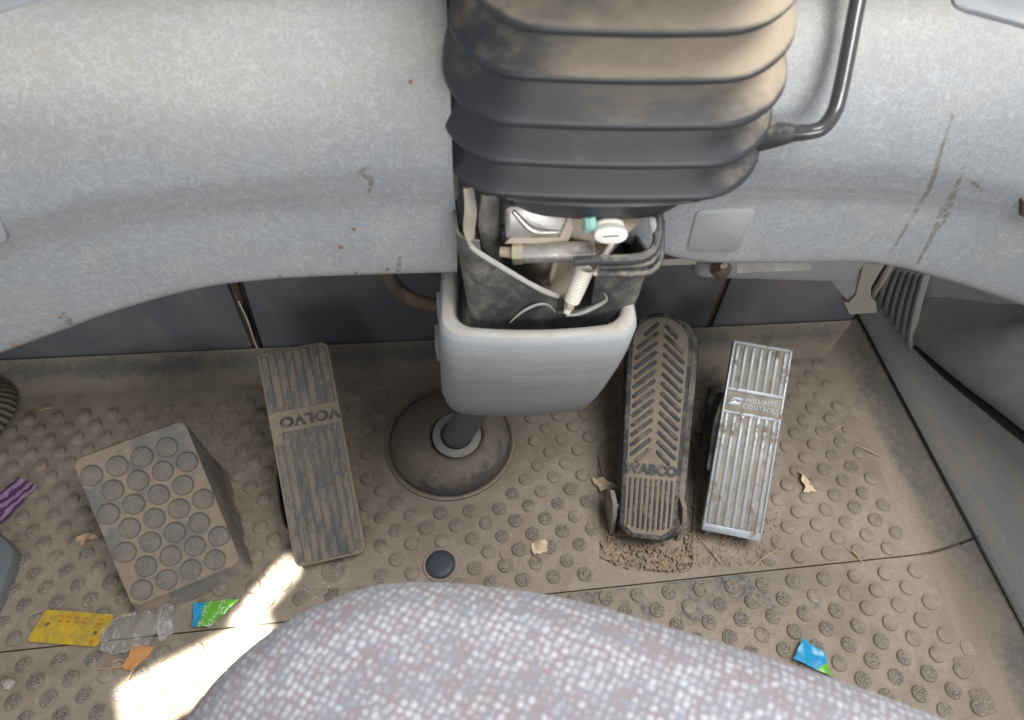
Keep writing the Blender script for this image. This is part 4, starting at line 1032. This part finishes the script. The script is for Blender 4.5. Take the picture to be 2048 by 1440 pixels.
sheet_thing('dry_husk', ((1594, 942), (1610, 946), (1634, 978), (1612, 984)), M['cream'], 'pale torn husk on the studs right of the aluminium pedal', 'husk', .007, .010, 9, nu=6, nv=8, rag=.005)
sheet_thing('dry_husk', ((148, 1076), (180, 1064), (198, 1076), (158, 1090)), plain('red_husk', (.55, .36, .22), .8, var=.4, scale=150), 'reddish husk half under the left edge of the footrest', 'husk', .007, .009, 5, nu=8, nv=5, rag=.005)
sheet_thing('husk_crumb', ((1062, 1086), (1090, 1082), (1098, 1102), (1066, 1110)), M['cream'], 'broken cream husk crumbs among studs right of the round plug', 'husk', .005, .010, 12, nu=8, nv=7, rag=.005)
crumple('mud_lump', on(86, 935, z=.002), (.006, .006, .005), 'small pale mud lump in the dark left footwell', 'lump', M['crumb'], 15)
crumple('mud_lump', on(18, 1369, z=.002), (.007, .006, .005), 'pale mud lump near the lower left corner', 'lump', M['washer'], 17)
strawpx = [((1396, 1072), (1442, 1128), 'straw bent under the lower end of the aluminium pedal'), ((1496, 1142), (1556, 1098), 'long straw lying right of the crumbled dirt'),
           ((1690, 1092), (1726, 1126), 'straw crossing the mat near the seam at right'), ((1712, 890), (1762, 914), 'pale straw on the studs right of the aluminium pedal top'),
           ((190, 1338), (246, 1333), 'thin straw beside the orange leaf'), ((222, 1330), (243, 1318), 'short splinter by the orange leaf'), ((60, 1232), (84, 1222), 'straw left of the yellow tag'),
           ((70, 1185), (92, 1168), 'straw above the yellow tag in the shade'), ((1000, 1100), (1012, 1118), 'small seed husk between studs right of the plug'), ((1650, 870), (1700, 842), 'dry stem in the shade near the right wall'), ((80, 822), (108, 816), 'pale splinter near the pleated boot')]
for i, (a, b, lab) in enumerate(strawpx):
    A, B = on(*a, z=.004), on(*b, z=.004); m_ = A.lerp(B, .5)+Vector((random.uniform(-.002, .002), random.uniform(-.002, .002), .002))
    tag(mk('straw', *tube([A, m_, B], [.0005, .0011, .0006], 6, flat=.6, samples=8), M['straw']), lab, 'straw', 'bits of straw on the mat')
# yellow tag
ty = [(92, 1219), (224, 1230), (202, 1294), (56, 1284)]
A = [on(u, v, z=.004) for u, v in ty]
tm = frame((A[0]+A[1]+A[2]+A[3])/4, (A[1]-A[0])+(A[2]-A[3]), (A[0]-A[3])+(A[1]-A[2]))
twd = ((A[1]-A[0]).length+(A[2]-A[3]).length)/2; tht = ((A[0]-A[3]).length+(A[1]-A[2]).length)/2
s = NT('yellow_tag_plastic'); ox, oy, oz = s.xyz(s.obj())
c = s.mix(s.ramp(s.noise(70, 5), .42, .7), (0.62, 0.42, 0.03), (0.42, 0.29, 0.07))
c = s.mix(s.ramp(s.noise(45, 4, vec=s.vm('ADD', s.pos, (1, 2, 3))), .55, .7, 0, .5), c, (.24, .18, .10))
ink = s.ramp(s.noise(520, 2), .40, .5)
def band(v, a, b): return s.ma('MULTIPLY', s.ma('GREATER_THAN', v, a), s.ma('LESS_THAN', v, b))
rowsb = s.ma('MULTIPLY', s.ma('GREATER_THAN', s.ma('SINE', s.ma('MULTIPLY', oy, 1100)), -.1), band(oy, .002, .017))
cols_ = s.ma('GREATER_THAN', s.ma('SINE', s.ma('MULTIPLY', ox, 620)), -.55)
blk = s.ma('MAXIMUM', s.ma('MULTIPLY', band(ox, -.020, .018), rowsb), s.ma('MAXIMUM', s.ma('MULTIPLY', band(ox, .027, .037), rowsb), s.ma('MULTIPLY', band(ox, .030, .038), band(oy, -.019, -.011))))
c = s.mix(s.ma('MULTIPLY', s.ma('MULTIPLY', ink, cols_), s.ma('MULTIPLY', blk, .7)), c, (.45, .10, .02))
gl_ = s.ma('MULTIPLY', s.ma('GREATER_THAN', s.ma('SINE', s.ma('MULTIPLY', ox, 680)), .93), band(oy, -.018, -.006))
c = s.mix(s.ma('MULTIPLY', gl_, .35), c, (.35, .22, .04))
M['tag'] = s.end(c, .35, None)
tg = thing('yellow_tag', 'yellow plastic tag with two holes and faded red print', 'tag', tm)
h1, h2 = (-twd/2+.013, 0.002), (twd/2-.012, -.004)
cir = lambda c_, r: [Vector((c_[0]+r*math.cos(2*math.pi*i/14), c_[1]+r*math.sin(2*math.pi*i/14))) for i in range(14)]
o = mk('plate', *holed([Vector(p) for p in rrect(-twd/2, twd/2, -tht/2, tht/2, .005)], [cir(h1, .0028), cir(h2, .0028)], 0, .0016), M['tag'], tg, True)
for v in o.data.vertices: v.co.x += v.co.y*.16
# clear plastic bag
bc = on(272, 1256, z=.012); ba, bb = on(205, 1280, z=.010), on(346, 1238, z=.014)
bd = (bb-ba); bl_ = bd.length; bx_ = bd.normalized(); by_ = Vector((-bx_.y, bx_.x, 0))
rg = []
for i in range(29):
    t = i/28; wdt = (.019*math.sin(math.pi*min(1, t*1.15+.08))**.6+.004) if t < .8 else .0235*(1-(t-.8)*1.1)
    hh = .0085*math.sin(math.pi*min(1, max(.05, t)))**.7+.0015; ring = []
    for j in range(26):
        a = 2*math.pi*j/26; p = ba+bd*t+by_*math.cos(a)*wdt+Vector((0, 0, math.sin(a)*hh))
        q = p*1; f = noise.noise(Vector((t*7, a*1.3, 2)))*.004+abs(noise.noise(Vector((t*14, a*2.2, 7))))*.0045
        p += (by_*math.cos(a)+Vector((0, 0, math.sin(a))))*f+bx_*noise.noise(Vector((t*9, a*2, 1)))*.004; p.z = max(.0035, p.z); ring.append(p)
    rg.append(ring)
s = NT('clear_film'); lw_ = s.n('ShaderNodeFresnel'); lw_.inputs[0].default_value = 1.45
M['film'] = s.end((.82, .84, .86), .12, None, Alpha=s.ma('ADD', .07, s.ma('MULTIPLY', lw_.outputs[0], .45)), Specular_IOR_Level=.8)
tag(mk('plastic_bag', *loft(rg, True, True, True), M['film'], ang=18), 'crumpled clear plastic bag between yellow tag and footrest', 'plastic bag')

# crumbs, shavings and grit: uncountable
def chunk(c, r):
    pts = [Vector((random.gauss(0, 1), random.gauss(0, 1), random.gauss(0, 1))).normalized() for _ in range(1)]
    q = [Vector((1, 0, 0)), Vector((-1, 0, 0)), Vector((0, 1, 0)), Vector((0, -1, 0)), Vector((0, 0, 1)), Vector((0, 0, -.5))]
    rot = Matrix.Rotation(random.random()*6.28, 3, 'Z') @ Matrix.Rotation(random.uniform(-.6, .6), 3, 'X')
    sx, sy, sz = random.uniform(.5, 1.4), random.uniform(.5, 1.2), random.uniform(.4, .9)
    V = [c+(rot @ Vector((p.x*sx, p.y*sy, p.z*sz)))*r*random.uniform(.75, 1.2) for p in q]
    return V, [(0, 2, 4), (2, 1, 4), (1, 3, 4), (3, 0, 4), (2, 0, 5), (1, 2, 5), (3, 1, 5), (0, 3, 5)]
def scatter(name, label, cat, regions, mat, zf):
    parts = []
    for poly, n, rmin, rmax in regions:
        P = [fl(u, v) for u, v in poly]; x0, x1 = min(p.x for p in P), max(p.x for p in P); y0, y1 = min(p.y for p in P), max(p.y for p in P)
        k = 0
        while k < n:
            p = Vector((random.uniform(x0, x1), random.uniform(y0, y1)))
            if not inside(p, P): continue
            dens = .5+.9*noise.noise(Vector((p.x*38, p.y*38, 4)))
            k += 1
            if random.random() > dens: continue
            r = rmin+(rmax-rmin)*random.random()**2.5
            parts.append(chunk(Vector((p.x, p.y, zf(p)+r*.35)), r))
    o = mk(name, *join(*parts), mat, ang=10); return tag(o, label, cat, None, 'stuff')
inb = lambda p: -.003 if inside(p, brake_hole) else .0004
scatter('dirt_crumbs', 'brown crumbled dirt heaped below the brake and aluminium pedals', 'dirt',
        [([(1202, 1062), (1250, 1085), (1345, 1088), (1390, 1060), (1388, 1120), (1370, 1144), (1255, 1136), (1202, 1112)], 1500, .0009, .0042),
         ([(1360, 1060), (1420, 1066), (1530, 1086), (1560, 1100), (1548, 1128), (1470, 1136), (1392, 1130)], 900, .0007, .0034),
         ([(1196, 925), (1236, 915), (1232, 985), (1200, 985)], 160, .001, .004), ([(1530, 1010), (1565, 1020), (1560, 1090), (1525, 1080)], 160, .0008, .003),
         ([(1195, 1060), (1238, 1060), (1238, 1135), (1200, 1110)], 200, .001, .0045), ([(1350, 1000), (1400, 1000), (1400, 1080), (1350, 1080)], 260, .0008, .003),
         ([(640, 1120), (760, 1090), (762, 1172), (640, 1176)], 260, .0005, .002), ([(1300, 1210), (1560, 1215), (1560, 1300), (1420, 1270)], 380, .0005, .0018),
         ([(730, 930), (800, 900), (790, 960), (740, 990)], 120, .0005, .002)], M['crumb'], inb)
scatter('metal_shavings', 'bright metal shavings below the lower end of the ribbed rubber pedal', 'shavings',
        [([(606, 1160), (664, 1158), (660, 1188), (612, 1196)], 260, .0006, .0019), ([(560, 1225), (720, 1150), (740, 1172), (600, 1240)], 160, .0004, .001), ([(460, 1090), (500, 1085), (500, 1140), (470, 1140)], 60, .0004, .001)], M['shaving'], lambda p: .001)
scatter('grit', 'pale fine grit scattered over the studded mats', 'grit',
        [([(-60, 780), (1700, 760), (1960, 1180), (2060, 1450), (-60, 1450)], 3800, .0004, .0013), ([(780, 950), (1200, 900), (1200, 1180), (780, 1180)], 1500, .0004, .0013), ([(380, 1240), (760, 1170), (700, 1220), (420, 1300)], 600, .0004, .0014)], plain('pale_grit', (.56, .50, .42), .8, var=.5, scale=400), lambda p: .0003)

# ================================================================== SEAT
so = [(290, 1560, .42), (330, 1490, .445), (370, 1440, .46), (440, 1350, .475), (560, 1250, .483), (700, 1185, .487), (800, 1166, .488), (950, 1170, .488), (1150, 1201, .487), (1400, 1273, .485), (1650, 1351, .482), (1900, 1441, .477), (2150, 1530, .47), (2400, 1620, .46)]
E_ = catmull([on(u, v, z=z) for u, v, z in so], 70)
RS = .035
cols2 = []
for i, p in enumerate(E_):
    t = (E_[min(i+1, 70)]-E_[max(i-1, 0)]); n = Vector((-t.y, t.x, 0)).normalized()
    if n.y < 0 and n.x > -.2: n = -n
    if i < 8 and n.x > 0: n = -n
    b = p-n*RS*.93+Vector((0, 0, -RS*.36)); col_ = []
    for k, a in enumerate((110, 90, 75, 60, 45, 30, 15, 0)):
        col_.append(b+n*RS*math.sin(R(a))+Vector((0, 0, RS*math.cos(R(a)))))
    col_ = [col_[0]+Vector((0, 0, -.28))+n*(-.03)]+col_
    top = col_[-1]; far = Vector((top.x*.75+.01, -.42, .50))
    for k in range(1, 15):
        f = k/14; q = top.lerp(far, f); q.z = top.z+(.022*math.sin(min(1, f*1.6)*math.pi/2)) ; col_.append(q)
    cols2.append(col_)
seat = thing('driver_seat', 'grey woven seat cushion with red and white flecks in the foreground', 'seat', (0, -.1, 0))
mk('cushion', *loft(cols2, False), M['fabric'], seat, ang=80)
mk('base', *rbox(.40, .34, .30, .02, 2, Matrix.Translation((.03, -.22, .155))), M['darkmetal'], seat)

# ================================================================== the sunlit patch: two narrow beams past the door frame
def beam(name, pa, pb, width, power):
    A, B = on(*pa, z=0), on(*pb, z=0); c = (A+B)/2; d = B-A
    up = Vector((-.12, -.10, 1)).normalized()
    l = bpy.data.lights.new(name, 'AREA'); l.shape = 'RECTANGLE'; l.size = d.length; l.size_y = width; l.energy = power; l.color = (1.0, .93, .80); l.spread = R(1.2)
    o = bpy.data.objects.new(name, l); col.objects.link(o)
    z = up; x = (d-z*d.dot(z)).normalized(); y = z.cross(x)
    Mx = Matrix((x, y, z)).transposed().to_4x4(); Mx.translation = c+up*1.5; o.matrix_world = Mx
beam('sun_beam', (250, 1425), (540, 1274), .058, .48)
beam('sun_beam', (478, 1252), (586, 1128), .023, .12)
